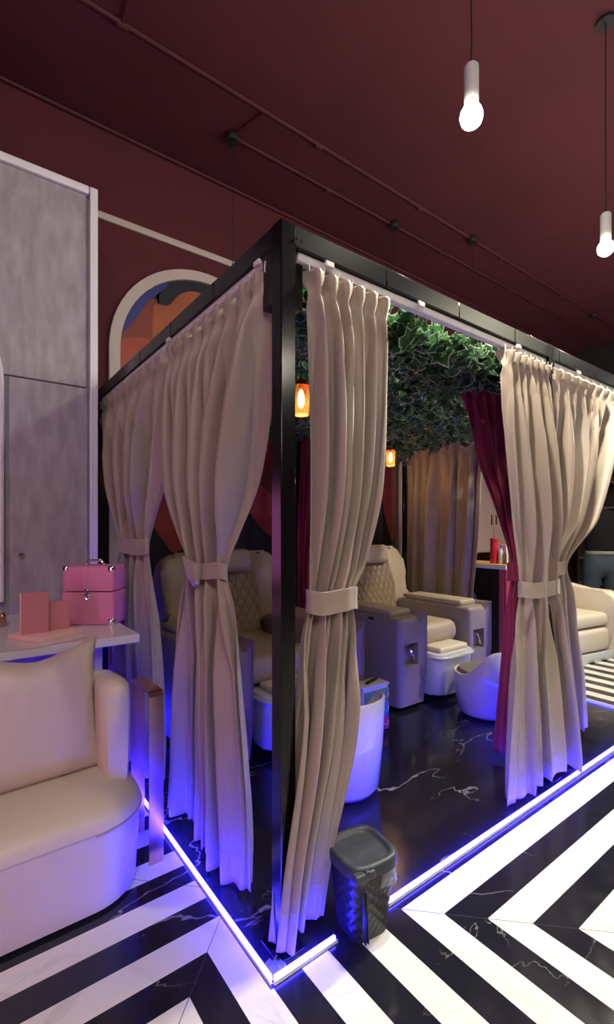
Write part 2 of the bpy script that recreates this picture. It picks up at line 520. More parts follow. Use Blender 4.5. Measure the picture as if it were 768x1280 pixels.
    obj('painting', shift(bm, L), [M['m_black'], M['m_navy'], M['m_blue'], M['m_red'], M['m_orange'], M['m_rust'], M['m_brick'], M['m_plum']], t, smooth=False)
mural(.917, 'arched wall painting of blue, navy, orange and red waves left of the corner post', 0)
mural(2.52, 'arched wall painting, mostly black with plum streaks, behind the second pedicure chair', 1)

# ------------------------------------------------------------------ ceiling conduits, boxes, cords, pendants
def conduit(name, pts, r, label, couplings):
    t = thing(name, label, 'pipe', pts[0], 0, None)
    bm = nb(); tube(bm, [Vector(p)-t.location for p in pts], r, 8); obj('pipe', bm, M['pipe'], t)
    for c in couplings:
        bm = nb(); tube(bm, [Vector((c-.03, pts[0][1], pts[0][2]))-t.location, Vector((c+.03, pts[0][1], pts[0][2]))-t.location], r*1.6, 8)
        obj('coupling', bm, M['pipe'], t)
conduit('conduit', [(-3.1, 1.62, CZ-.016), (7.2, 1.60, CZ-.016)], .013, 'thin burgundy ceiling conduit nearer the middle of the ceiling', [-.9, .04, 1.45, 2.6, 3.9, 5.2])
conduit('conduit', [(.9, 1.93, CZ-.016), (7.2, 1.90, CZ-.016)], .012, 'thin burgundy ceiling conduit nearer the back wall, starting at a black junction box', [1.8, 3.3, 4.6])
conduit('conduit', [(.9, 1.93, CZ-.015), (.98, 1.62, CZ-.015)], .011, 'short branch conduit joining the two ceiling pipes above the booth corner', [])
conduit('conduit', [(.04, 1.62, CZ-.015), (-.02, .9, CZ-.015), (-.1, -.4, CZ-.015)], .011, 'branch conduit running forward across the ceiling at upper left', [])
conduit('conduit', [(-3.1, WY-.02, CZ-.02), (7.2, WY-.02, CZ-.02)], .012, 'thin conduit running along the corner of ceiling and back wall', [])
jb = [(.9, 1.93, 2.35, 'first black junction box, above the corner of the booth'), (2.58, 1.91, 2.13, 'black junction box above the front beam, nearer the back wall'),
      (3.36, 1.60, 2.2, 'black junction box on the front conduit, left of the lower pendant lamp'), (6.1, 1.60, 2.6, 'farthest black junction box at the right edge of the ceiling')]
for x, y, z, lb in jb:
    t = thing('junction_box', lb, 'junction box', (x, y, CZ-.055), 0, 'junction boxes on the ceiling')
    bm = nb(); lathe(bm, [(0, 0), (.045, 0), (.05, .008), (.05, .045), (.045, .054), (0, .054)], (0, 0, 0), 18); obj('housing', bm, M['box_blk'], t)
    bm = nb(); tube(bm, [(0, 0, .01), (0, 0, z-CZ+.055)], .003, 6); obj('cord', bm, M['box_blk'], t)

pend = [(.858, -.07, 2.70, 'larger bright white pendant lamp high above the booth, nearest the viewer'), (2.21, -.02, 2.70, 'smaller bright white pendant lamp at the right edge of the photo'),
        (3.6, -.02, 2.70, 'white cylinder pendant lamp beyond the right edge of the photo'), (-.6, -2.6, 2.70, 'added unseen white cylinder pendant lamp behind the viewer, left'),  # both pendants behind the viewer are added, unseen, to light the room
        (1.8, -2.6, 2.70, 'added unseen white cylinder pendant lamp behind the viewer, right'), (5.2, -.02, 2.70, 'white cylinder pendant lamp over the far seating')]
proto = None
for i, (x, y, z, lb) in enumerate(pend):
    z = 2.875
    if proto is None:
        t = thing('pendant_lamp', lb, 'lamp', (x, y, z), 0, 'white cylinder pendant lamps')
        bm = nb(); tube(bm, [(0, 0, .18), (0, 0, CZ-z-.02)], .0035, 6); obj('cord', bm, M['box_blk'], t)
        bm = nb(); lathe(bm, [(0, .19), (.022, .19), (.027, .183), (.027, .03), (.024, .03), (.024, .04), (0, .04)], (0, 0, 0), 20); obj('lamp_body', bm, M['lampbody'], t)
        bm = nb(); lathe(bm, [(0, -.045), (.02, -.041), (.036, -.026), (.042, -.004), (.037, .016), (.024, .034), (.02, .042), (0, .044)], (0, 0, 0), 20); obj('bulb', bm, M['bulb'], t)
        bm = nb(); lathe(bm, [(0, 0), (.05, 0), (.05, .02), (0, .02)], (0, 0, CZ-z-.021), 18); obj('ceiling_rose', bm, M['box_blk'], t)
        proto = t
    else:
        t = dup_tree(proto); t.location = (x, y, z); t['label'] = lb
LAMPS = [(x, y) for x, y, z, l in pend]

# ------------------------------------------------------------------ booth frame
fr = thing('booth_frame', 'black metal canopy frame of the curtained pedicure booth', 'booth frame', (0, 0, 0))
P = .055
def post(x, y, top=TOP):
    bm = nb(); abox(bm, (x, y, top/2), (P, P, top), .003, 1); obj('post', bm, M['black'], fr)
    bm = nb(); abox(bm, (x, y, .004), (P+.05, P+.05, .008), .002, 1); obj('base_plate', bm, M['black'], fr)
cxp = .07+P/2; cyp = .058+P/2
BXI = BX-.06
for x, y in ((cxp, cyp), (MIDX+.02, cyp), (BXI, cyp), (BXI, BY-.03), (MIDX+.02, BY-.03), (cxp, BY-.03)):
    post(x, y)
bm = nb(); abox(bm, (BXI-.052, BY-.03, 1.05), (.025, .03, 2.1), .002, 1); obj('white_edge_strip', bm, M['ivory_trim'], fr)['label'] = 'thin pale strip beside the black back post'
def beam(x0, y0, x1, y1, n):
    h = .068
    for i in range(n):
        a, b = i/n, (i+1)/n
        g = .0012
        X0, Y0, X1, Y1 = x0+(x1-x0)*a, y0+(y1-y0)*a, x0+(x1-x0)*b, y0+(y1-y0)*b
        d = Vector((X1-X0, Y1-Y0, 0)); l = d.length-2*g
        bm = nb(); abox(bm, ((X0+X1)/2, (Y0+Y1)/2, TOP-h/2-(0 if i % 2 else .0006)), (l if abs(d.x) > abs(d.y) else .05, l if abs(d.y) > abs(d.x) else .05, h), .003, 1)
        obj('beam', bm, M['blackbeam'], fr)
beam(cxp, cyp, BXI, cyp, 7)
beam(cxp, cyp, cxp, BY-.03, 5)
beam(cxp, BY-.03, BXI, BY-.03, 3)
beam(BXI, cyp, BXI, BY-.03, 2)
beam(MIDX+.02, cyp, MIDX+.02, BY-.03, 2)
# corner brackets at the near corner
for c, s in (((cxp+.055, cyp+.03, TOP-.13), (.05, .05, .23)), ((cxp-.0, cyp+.06, TOP-.13), (.045, .06, .23))):
    bm = nb(); abox(bm, c, s, .004, 1); obj('corner_bracket', bm, M['black'], fr)
bm = nb()
for (x, y, z) in ((cxp+.03, cyp-.029, TOP-.045), (cxp+.05, cyp-.029, TOP-.045)):
    lathe(bm, [(0, 0), (.005, 0), (.004, .003), (0, .004)], (x, y, z), 10, rot(x=PI/2))
obj('bolt', bm, M['black'], fr)
# curtain tracks (white, under the beams, inner side)
def track(c, s):
    bm = nb(); abox(bm, c, s, .003, 1); obj('curtain_track', bm, M['track'], fr)
tz = TOP-.068-.016
track(((cxp+BXI)/2, cyp+.005, tz), (BXI-cxp-.1, .03, .03))
track((cxp+.0, (cyp+BY)/2, tz), (.03, BY-cyp-.16, .03))
track((MIDX+.0, (cyp+BY)/2, tz), (.024, BY-cyp-.16, .02))
track((BXI, (cyp+BY)/2, tz), (.024, BY-cyp-.16, .02))
for (x, y) in ((.16, cyp-.028), (.62, cyp-.028), (1.33, cyp-.028), (1.96, cyp-.028)):
    bm = nb(); abox(bm, (x+.1, y, TOP-.083), (.035, .012, .02), .003, 1); obj('track_clip', bm, M['track'], fr)
for y in (.19, .98):
    bm = nb(); abox(bm, (cxp-.032, y, TOP-.085), (.014, .035, .02), .003, 1); obj('track_clip', bm, M['track'], fr)

# ------------------------------------------------------------------ LED strips on the floor
def led(name, p0, p1, label, nrm, mm='led'):
    p0, p1 = Vector(p0), Vector(p1)
    t = thing(name, label, 'light strip', tuple(p0), 0, 'LED strips edging the booth floor')
    d = p1-p0; l = d.length; ang = math.atan2(d.y, d.x)
    bm = nb(); abox(bm, (l/2, 0, .0105), (l, .010, .019), .003, 2); o = obj('diffuser', bm, M[mm], t); o.rotation_euler.z = ang
    bm = nb(); abox(bm, (l/2, nrm*.0068, .0045), (l+.01, .0026, .009), .0008, 1)
    abox(bm, (l/2, 0, .0005), (l+.01, .018, .001))
    o = obj('profile', bm, M['alu'], t); o.rotation_euler.z = ang
led('led_strip', (.008, .0, 0), (.235, .0, 0), 'short glowing LED strip between booth corner and bin', -1)
led('led_strip', (.475, .0, 0), (BX-.11, .0, 0), 'long glowing LED strip along the front of the booth, right of the bin', -1)
led('led_strip', (.0, .006, 0), (.0, WY-.1, 0), 'glowing LED strip along the left side of the booth', 1)
led('led_strip', (BX-.11, .02, 0), (BX-.11, BY, 0), 'LED strip edging the far right end of the booth', -1, 'led_dim')

# ------------------------------------------------------------------ curtains
def lerp(a, b, t): return a+(b-a)*t
def interp(st, z):
    """stations (z,e0,e1,amp,off) descending z -> smooth interpolated"""
    if z >= st[0][0]: return st[0][1:]
    for i in range(len(st)-1):
        a, b = st[i], st[i+1]
        if a[0] >= z >= b[0]:
            u = (a[0]-z)/(a[0]-b[0])
            p = st[max(i-1, 0)]; q = st[min(i+2, len(st)-1)]
            res = []
            for k in range(1, 5):
                m1 = (b[k]-p[k])/max(p[0]-b[0], 1e-6)*(a[0]-b[0]) if i > 0 else (b[k]-a[k])
                m2 = (q[k]-a[k])/max(a[0]-q[0], 1e-6)*(a[0]-b[0]) if i+2 < len(st) else (b[k]-a[k])
                # tight at the tie: reduce tangents
                if a[3] < .028: m1 *= .35
                if b[3] < .028: m2 *= .35
                h = u*u
                res.append((2*u*h-3*h+1)*a[k]+(u*h-2*h+u)*m1+(-2*u*h+3*h)*b[k]+(u*h-h)*m2)
            return res
    return st[-1][1:]

def curtain(label, axis, c, st, n, seed, m, tie=None, group=None, hem=True, knot=False, rows=110, flip=1):
    rnd = random.Random(seed)
    cat = 'curtain'
    zt, zb = st[0][0], st[-1][0]
    e0, e1 = st[0][1], st[0][2]
    base = ((e0+e1)/2, c, zb) if axis == 'x' else (c, (e0+e1)/2, zb)
    t = thing('curtain', label, cat, base, 0, group)
    B = Vector(base)
    cols = n*14
    # warp of folds
    wph = [rnd.uniform(0, 6.28) for _ in range(6)]
    wsc = [rnd.uniform(.45, 1.5) for _ in range(n+2)]
    zph = [rnd.uniform(-1, 1) for _ in range(n+2)]
    bm = nb()
    grid = []
    for j in range(rows+1):
        v = j/rows
        # finer rows on top
        z = zt-(zt-zb)*(v**1.15)
        a, b, amp, off = interp(st, z)
        d = zt-z
        tiew = 0
        if tie: tiew = math.exp(-((z-tie[0])/.16)**2)
        below = tie and z < tie[0]
        row = []
        for i in range(cols+1):
            u = i/cols
            uw = u+(.030*math.sin(6.28*u*1.7+wph[0])+.022*math.sin(6.28*u*3.1+wph[1]+z*1.2))*min(1, d*2.2)*u*(1-u)*4
            fi = u*n
            k = int(min(fi+.5, n))
            # body fold
            ph = 2*PI*n*uw
            w = .5+.5*math.cos(ph)
            body = (w**.8-.5)*2
            second = .35*math.sin(2*PI*n*.5*uw+wph[2])+.25*math.sin(2*PI*n*1.5*uw+wph[3]+z*2)
            if below:
                bl = min(1, (tie[0]-z)/.35)
                body = lerp(body, .6*math.cos(ph*.66+wph[4])+.45*math.sin(ph*.5+wph[5]), bl*.75)
            fr_ = fi+.5-int(fi+.5); ws = lerp(wsc[k], wsc[min(k+1, n+1)], fr_*fr_*(3-2*fr_))
            bodyp = (body*ws+second*1.3*min(1, d*2.5))*amp
            # pinch pleat head
            pin = (w**5)
            head = pin*.048-.014*(1-w)+.007*math.sin(ph*3+wph[3])*(1-w)
            pinch = math.exp(-((d-.085)/.035)**2)
            hw = math.exp(-(d/.13)**2)
            perp = lerp(bodyp, head*(1-.75*pinch)+.006*body, hw)
            if tiew > .01:
                el = math.sqrt(max(0, 1-(2*u-1)**2))
                perp = lerp(perp, perp*(.25+.75*el)+ .016*el*math.sin(u*PI*2+.5), tiew)
            s = lerp(a, b, u)
            # omega: lateral shift makes folds lean over each other
            s += math.sin(ph)*amp*.5*(1-hw)*(1-.6*tiew)
            s += math.sin(ph*2)*.010*hw*(1-pinch)
            zz = z
            zz -= (1-w)*.016*math.exp(-(d/.05)**2)
            if v > .9:
                q = (v-.9)/.1
                zz += q*(.018*math.sin(u*5+wph[1])+.010*body)
            pp = (perp+off)*flip
            if axis == 'x': co = (s, c+pp, zz)
            else: co = (c+pp, s, zz)
            row.append(bm.verts.new(Vector(co)-B))
        grid.append(row)
    for j in range(rows):
        for i in range(cols):
            bm.faces.new((grid[j][i], grid[j][i+1], grid[j+1][i+1], grid[j+1][i]))
    o = obj('cloth', bm, m, t, smooth=True, angle=180)
    md = o.modifiers.new('thick', 'SOLIDIFY'); md.thickness = .0022; md.offset = 0
    # hem stitch line
    if hem:
        bm = nb()
        jj = max(k for k in range(rows) if (zt-zb)*(1-(k/rows)**1.15) > .10)
        pts = []
        # (hem ridge drawn slightly proud of the cloth)
        for i in range(0, cols+1):
            pts.append(None)
        me = o.data
        idx0 = jj*(cols+1)
        for i in range(cols+1):
            pts[i] = me.vertices[idx0+i].co.copy()
        tube(bm, pts, .0026, 5)
        obj('hem', bm, m, t)
    # hooks on the track
    for q in range(n+1):
        u = q/n
        s = lerp(e0, e1, u)
        hx, hy = (s, c+st[0][4]*flip) if axis == 'x' else (c+st[0][4]*flip, s)
        bm = nb(); tube(bm, [Vector((hx, hy, tz-.012))-B, Vector((hx, hy+.004, tz-.03))-B, Vector((hx, hy+.002, zt-.02))-B], .0022, 5)
        if zt < tz: obj('hook', bm, M['track'], t)
    if tie:
        z0, a, b, th, h, tilt = tie
        mid, hw_ = (a+b)/2, (b-a)/2+.010
        bm = nb()
        N = 40
        rr = []
        for (dz, ex) in ((-h/2, .001), (-h/2+.002, .0025), (0, .0005), (h/2-.002, .0025), (h/2, .001), (h/2-.002, -.004), (-h/2+.002, -.004)):
            ring = []
            for i in range(N):
                an = 2*PI*i/N
                cs = math.copysign(abs(math.cos(an))**.75, math.cos(an)); sn = math.copysign(abs(math.sin(an))**.9, math.sin(an))
                s = mid+(hw_+ex)*cs
                p = (th*.8+ex+.0025*math.sin(an*7+seed)+.0015*math.sin(an*13))*sn
                z = z0+dz+tilt*cs*hw_+.004*math.sin(an*3+seed)
                pp = p + interp(st, z0)[3]*flip
                ring.append(bm.verts.new(Vector((s, c+pp, z) if axis == 'x' else (c+pp, s, z))-B))
            rr.append(ring)
        for k in range(len(rr)):
            A_, B_ = rr[k], rr[(k+1) % len(rr)]
            for i in range(N):
                j = (i+1) % N
                bm.faces.new((A_[i], A_[j], B_[j], B_[i]))
        tb = obj('tieback', bm, m, t, angle=35)
        if knot:
            bm = nb()
            side = -1
            px = c-th-.016
            # folded knot flap
            pts = [(mid+.085, z0+.055), (mid+.035, z0+.045), (mid-.03, z0+.03), (mid-.055, z0-.045), (mid-.02, z0-.06), (mid+.04, z0-.02)]
            prism(bm, pts, 'x', px-.006, px+.012, .006, 3)
            abox(bm, (px+.004, mid-.02, z0-.002), (.035, .07, h+.012), .014, 3)
            shift(bm, B)
            obj('knot', bm, m, tb)
    return t

CX = cxp          # left side curtain plane
CY = cyp
GB = 'beige curtains round the booth'
ZT = 2.135
cu = M['curtain']
curtain('beige curtain left of the black corner post, with a knotted tie', 'y', CX-.03,
        [(ZT, .145, 1.00, .012, 0), (1.95, .165, .995, .040, 0), (1.5, .275, .92, .050, 0), (1.27, .37, .81, .034, 0), (1.135, .43, .735, .024, -.0), (1.02, .38, .78, .034, -.005), (.6, .33, .89, .052, .01), (.22, .31, .95, .06, .03), (.03, .305, .98, .055, .03)],
        9, 3, cu, (1.135, .435, .74, .042, .062, -.04), GB, knot=True)
curtain('beige curtain beside the wardrobe, tied with a plain band above the pink case', 'y', CX-.03,
        [(ZT, 1.03, 2.18, .012, 0), (1.95, 1.045, 2.12, .038, 0), (1.55, 1.12, 1.96, .048, 0), (1.3, 1.25, 1.80, .030, 0), (1.20, 1.285, 1.75, .022, 0), (1.08, 1.27, 1.78, .034, 0), (.75, 1.2, 1.93, .05, 0), (.3, 1.13, 1.98, .055, 0), (.06, 1.12, 1.98, .05, 0)],
        9, 5, cu, (1.20, 1.29, 1.745, .04, .085, -.02), GB)
curtain('pinkish beige front curtain just right of the black corner post, above the bin', 'x', CY-.03,
        [(ZT, .178, .545, .012, 0), (1.9, .192, .535, .036, 0), (1.45, .198, .495, .042, 0), (1.18, .182, .42, .028, 0), (1.065, .178, .362, .024, 0), (.95, .155, .37, .034, 0), (.6, .125, .36, .05, .015), (.25, .075, .27, .045, .02), (.035, .05, .232, .042, .02)],
        6, 11, cu, (1.065, .18, .36, .05, .075, 0), GB)
curtain('grey beige front curtain directly in front of the crimson curtain, tied at the middle', 'x', CY-.03,
        [(ZT, 1.315, 1.71, .012, 0), (1.85, 1.325, 1.75, .04, 0), (1.35, 1.40, 1.80, .044, 0), (1.08, 1.435, 1.79, .026, 0), (1.0, 1.44, 1.785, .024, 0), (.86, 1.41, 1.84, .038, 0), (.5, 1.36, 1.93, .055, -.01), (.1, 1.32, 2.03, .06, -.015), (.035, 1.315, 2.04, .055, -.015)],
        7, 17, cu, (1.0, 1.45, 1.79, .05, .075, -.02), GB)
curtain('brightly lit beige curtain at the right edge, sweeping left to its tie', 'x', CY-.035,
        [(ZT, 1.74, 2.62, .012, 0), (1.85, 1.735, 2.50, .046, 0), (1.35, 1.735, 2.15, .046, 0), (1.16, 1.735, 1.96, .028, .03), (1.09, 1.735, 1.905, .024, .03), (.95, 1.735, 1.99, .036, .035), (.5, 1.75, 2.20, .05, .06), (.25, 1.77, 2.27, .05, .07), (.14, 1.78, 2.29, .05, .07)],
        9, 23, cu, (1.09, 1.74, 1.90, .046, .07, .02), GB)
curtain('brownish beige curtain at the far end of the booth beside the back post', 'y', BXI-.03,
        [(ZT, 1.32, 2.20, .012, 0), (1.7, 1.33, 2.20, .034, 0), (1.2, 1.36, 2.20, .04, 0), (.6, 1.42, 2.20, .045, 0), (.06, 1.5, 2.20, .045, 0)],
        8, 29, cu, None, GB, flip=-1)
GR = 'crimson curtains dividing the booth'
rc = M['redcurtain']
curtain('crimson curtain dividing the booth, behind the grey beige front curtain', 'y', MIDX,
        [(ZT, .20, .60, .010, 0), (1.8, .20, .515, .026, 0), (1.35, .20, .35, .028, 0), (1.12, .185, .285, .022, 0), (1.06, .18, .275, .02, 0), (.9, .195, .285, .03, 0), (.5, .24, .31, .034, 0), (.06, .26, .36, .034, 0)],
        6, 31, rc, (1.06, .18, .28, .038, .10, 0), GR)
curtain('dark crimson curtain at the back, seen just right of the corner post', 'y', MIDX,
        [(ZT, 1.85, 2.24, .010, 0), (1.6, 1.95, 2.24, .028, 0), (1.1, 2.05, 2.24, .028, 0), (.9, 2.08, 2.24, .022, 0), (.5, 2.0, 2.24, .032, 0), (.06, 2.0, 2.24, .032, 0)],
        5, 37, rc, None, GR)

# ------------------------------------------------------------------ ivy canopy
def ivy():
    rnd = random.Random(99)
    base = [(0, -.5), (.16, -.62), (.50, -.42), (.36, -.12), (.62, .14), (.28, .22), (.0, .75), (-.28, .22), (-.62, .14), (-.36, -.12), (-.50, -.42), (-.16, -.62)]
    V, F, MI = [], [], []
    n = len(base)
    def leaf(c, s, Rm, cup):
        o = len(V)
        for k, sc in ((0, 1), (1, .89)):
            for x, y in base:
                p = Vector((x*s*sc, y*s*sc, (-cup*(x*x)+.10*cup*math.sin(y*5))*s*sc))
                V.append(tuple(c+Rm @ p))
        V.append(tuple(c+Rm @ Vector((0, 0, .02*s))))
        for i in range(n):
            j = (i+1) % n
            F.append((o+i, o+j, o+n+j, o+n+i)); MI.append(1)
            F.append((o+n+i, o+n+j, o+2*n)); MI.append(0)
    x0, x1, y0, y1 = .175, BXI-.075, .15, BY-.10
    cnt = 0
    while cnt < 4300:
        x, y = rnd.uniform(x0, x1), (rnd.uniform(y0, y1) if cnt % 4 else rnd.uniform(y0+.035, y0+.48))
        if abs(x-MIDX) < .03 and rnd.random() < .8: continue
        lump = noise.noise(Vector((x*2.2, y*2.2, .3)))
        z = 2.13+.05*lump+rnd.uniform(-.05, .05)
        if y < .45: z = rnd.uniform(2.07, 2.215)
        edge = min(x-x0, x1-x, y-y0, y1-y)
        if edge < .10: z -= rnd.uniform(0, .04)
        s = rnd.uniform(.060, .10)
        Rm = (Matrix.Rotation(rnd.uniform(0, 6.28), 3, 'Z') @ Matrix.Rotation(PI+rnd.gauss(0, .65), 3, 'X') @ Matrix.Rotation(rnd.gauss(0, .5), 3, 'Y'))
        leaf(Vector((x, y, z)), s, Rm, rnd.uniform(.2, .7))
        cnt += 1
    # hanging vines at the back wall edge and small drops
    for q in range(260):
        x = rnd.uniform(x0, x1)
        y = rnd.uniform(BY-.25, BY-.08)
        z = 2.07-rnd.random()**2*.14
        leaf(Vector((x, y, z)), rnd.uniform(.03, .05), Matrix.Rotation(rnd.uniform(0, 6.28), 3, 'Z') @ Matrix.Rotation(rnd.uniform(1, 2.4), 3, 'X'), .4)
    for (vx, vy, l) in ((.66, .80, .12), (1.1, 1.2, .12), (2.2, 1.9, .10), (2.62, 1.95, .10), (1.3, .4, .10)):
        for q in range(16):
            leaf(Vector((vx+rnd.gauss(0, .04), vy+rnd.gauss(0, .04), 2.08-l*rnd.random())), rnd.uniform(.03, .05), Matrix.Rotation(rnd.uniform(0, 6.28), 3, 'Z') @ Matrix.Rotation(rnd.uniform(.8, 2.6), 3, 'X'), .4)
    me = bpy.data.meshes.new('ivy_leaves')
    me.from_pydata(V, [], F)
    me.materials.append(M['leaf']); me.materials.append(M['leafrim'])
    me.polygons.foreach_set('material_index', MI)
    me.update()
    o = bpy.data.objects.new('ivy_canopy', me); COL.objects.link(o)
    tagp(o, 'dense artificial ivy leaves with pale edges filling the top of the booth', 'ivy', None, 'stuff')
    # wire grid that carries the ivy
    bm = nb()
    for i in range(14):
        x = x0+(x1-x0)*i/13; tube(bm, [(x, cyp, 2.195), (x, BY-.03, 2.195)], .003, 5)
    for i in range(9):
        y = y0+(y1-y0)*i/8; tube(bm, [(cxp, y, 2.20), (BXI, y, 2.20)], .003, 5)
    obj('wire_grid', bm, M['black'], fr)
ivy()

# ------------------------------------------------------------------ hanging lanterns
def lantern(x, y, z, label, proto=None):
    if proto:
        t = dup_tree(proto); t.location = (x, y, z); t['label'] = label; return t
    t = thing('hanging_lantern', label, 'lantern', (x, y, z), 0, 'amber glass lanterns in the booth')
    bm = nb(); lathe(bm, [(.036, -.082), (.040, -.078), (.043, -.03), (.044, .03), (.042, .055), (.032, .070), (.022, .076), (.0205, .076), (.031, .068), (.0405, .054), (.0425, .03), (.0415, -.03), (.0385, -.077)], n=28); obj('glass_shade', bm, M['amber'], t)
    bm = nb(); lathe(bm, [(0, .098), (.012, .098), (.015, .092), (.023, .090), (.025, .074), (.046, .064), (.047, .060), (.024, .068), (0, .068)], n=24); obj('cap', bm, M['copper'], t)
    bm = nb(); lathe(bm, [(0, .068), (.010, .066), (.010, .045), (0, .045)], n=14); obj('socket', bm, M['copper'], t)
    bm = nb(); lathe(bm, [(0, .045), (.008, .04), (.015, .015), (.018, -.005), (.015, -.03), (.006, -.045), (0, -.047)], n=16); obj('bulb', bm, M['fil'], t)
    bm = nb(); tube(bm, [(0, 0, .097), (0, 0, 2.22-z)], .003, 6); obj('cord', bm, M['box_blk'], t)
    return t
l1 = lantern(.645, .74, 1.935, 'larger looking amber glass lantern glowing just right of the corner post')
l2 = lantern(2.52, 1.90, 1.955, 'smaller looking amber glass lantern glowing over the second pedicure chair', l1)

# ------------------------------------------------------------------ pedicure chairs
def arm_body(x0, x1, y0, y1, z1, niche=True):
    bm = nb()
    nx0, nx1 = x0+.055, x1-.055
    nz0, nz1 = .31, .47
    t = bmesh.new()
    xs, zs = [x0, nx0, nx1, x1], [.03, nz0, nz1, z1]
    G = [[t.verts.new((x, y0, z)) for x in xs] for z in zs]
    for j in range(3):
        for i in range(3):
            if niche and i == 1 and j == 1: continue
            t.faces.new((G[j][i], G[j][i+1], G[j+1][i+1], G[j+1][i]))
    Bk = [t.verts.new(p) for p in ((x0, y1, .03), (x1, y1, .03), (x1, y1, z1), (x0, y1, z1))]
    t.faces.new(Bk)
    t.faces.new([G[3][0], G[3][1], G[3][2], G[3][3], Bk[2], Bk[3]])
    t.faces.new([G[0][0], G[0][1], G[0][2], G[0][3], Bk[1], Bk[0]])
    t.faces.new([G[k][0] for k in range(4)]+[Bk[3], Bk[0]])
    t.faces.new([G[k][3] for k in range(4)]+[Bk[2], Bk[1]])
    if niche:
        q = [G[1][1], G[1][2], G[2][2], G[2][1]]
        inn = [t.verts.new((v.co.x, y0+.07, v.co.z)) for v in q]
        for k in range(4):
            t.faces.new((q[k], q[(k+1) % 4], inn[(k+1) % 4], inn[k]))
        t.faces.new(inn)
    t.normal_update()
    pocket = set(v for v in t.verts if nx0-1e-4 <= v.co.x <= nx1+1e-4 and nz0-1e-4 <= v.co.z <= nz1+1e-4)
    es = []
    for e in t.edges:
        if e.verts[0] in pocket or e.verts[1] in pocket: continue
        if max(e.verts[0].co.z, e.verts[1].co.z) < .05: continue
        if len(e.link_faces) == 2 and e.calc_face_angle(0) > .5: es.append(e)
    bmesh.ops.bevel(t, geom=es, offset=.035, segments=4, profile=.5, affect='EDGES', clamp_overlap=True)
    return merge(bm, t)

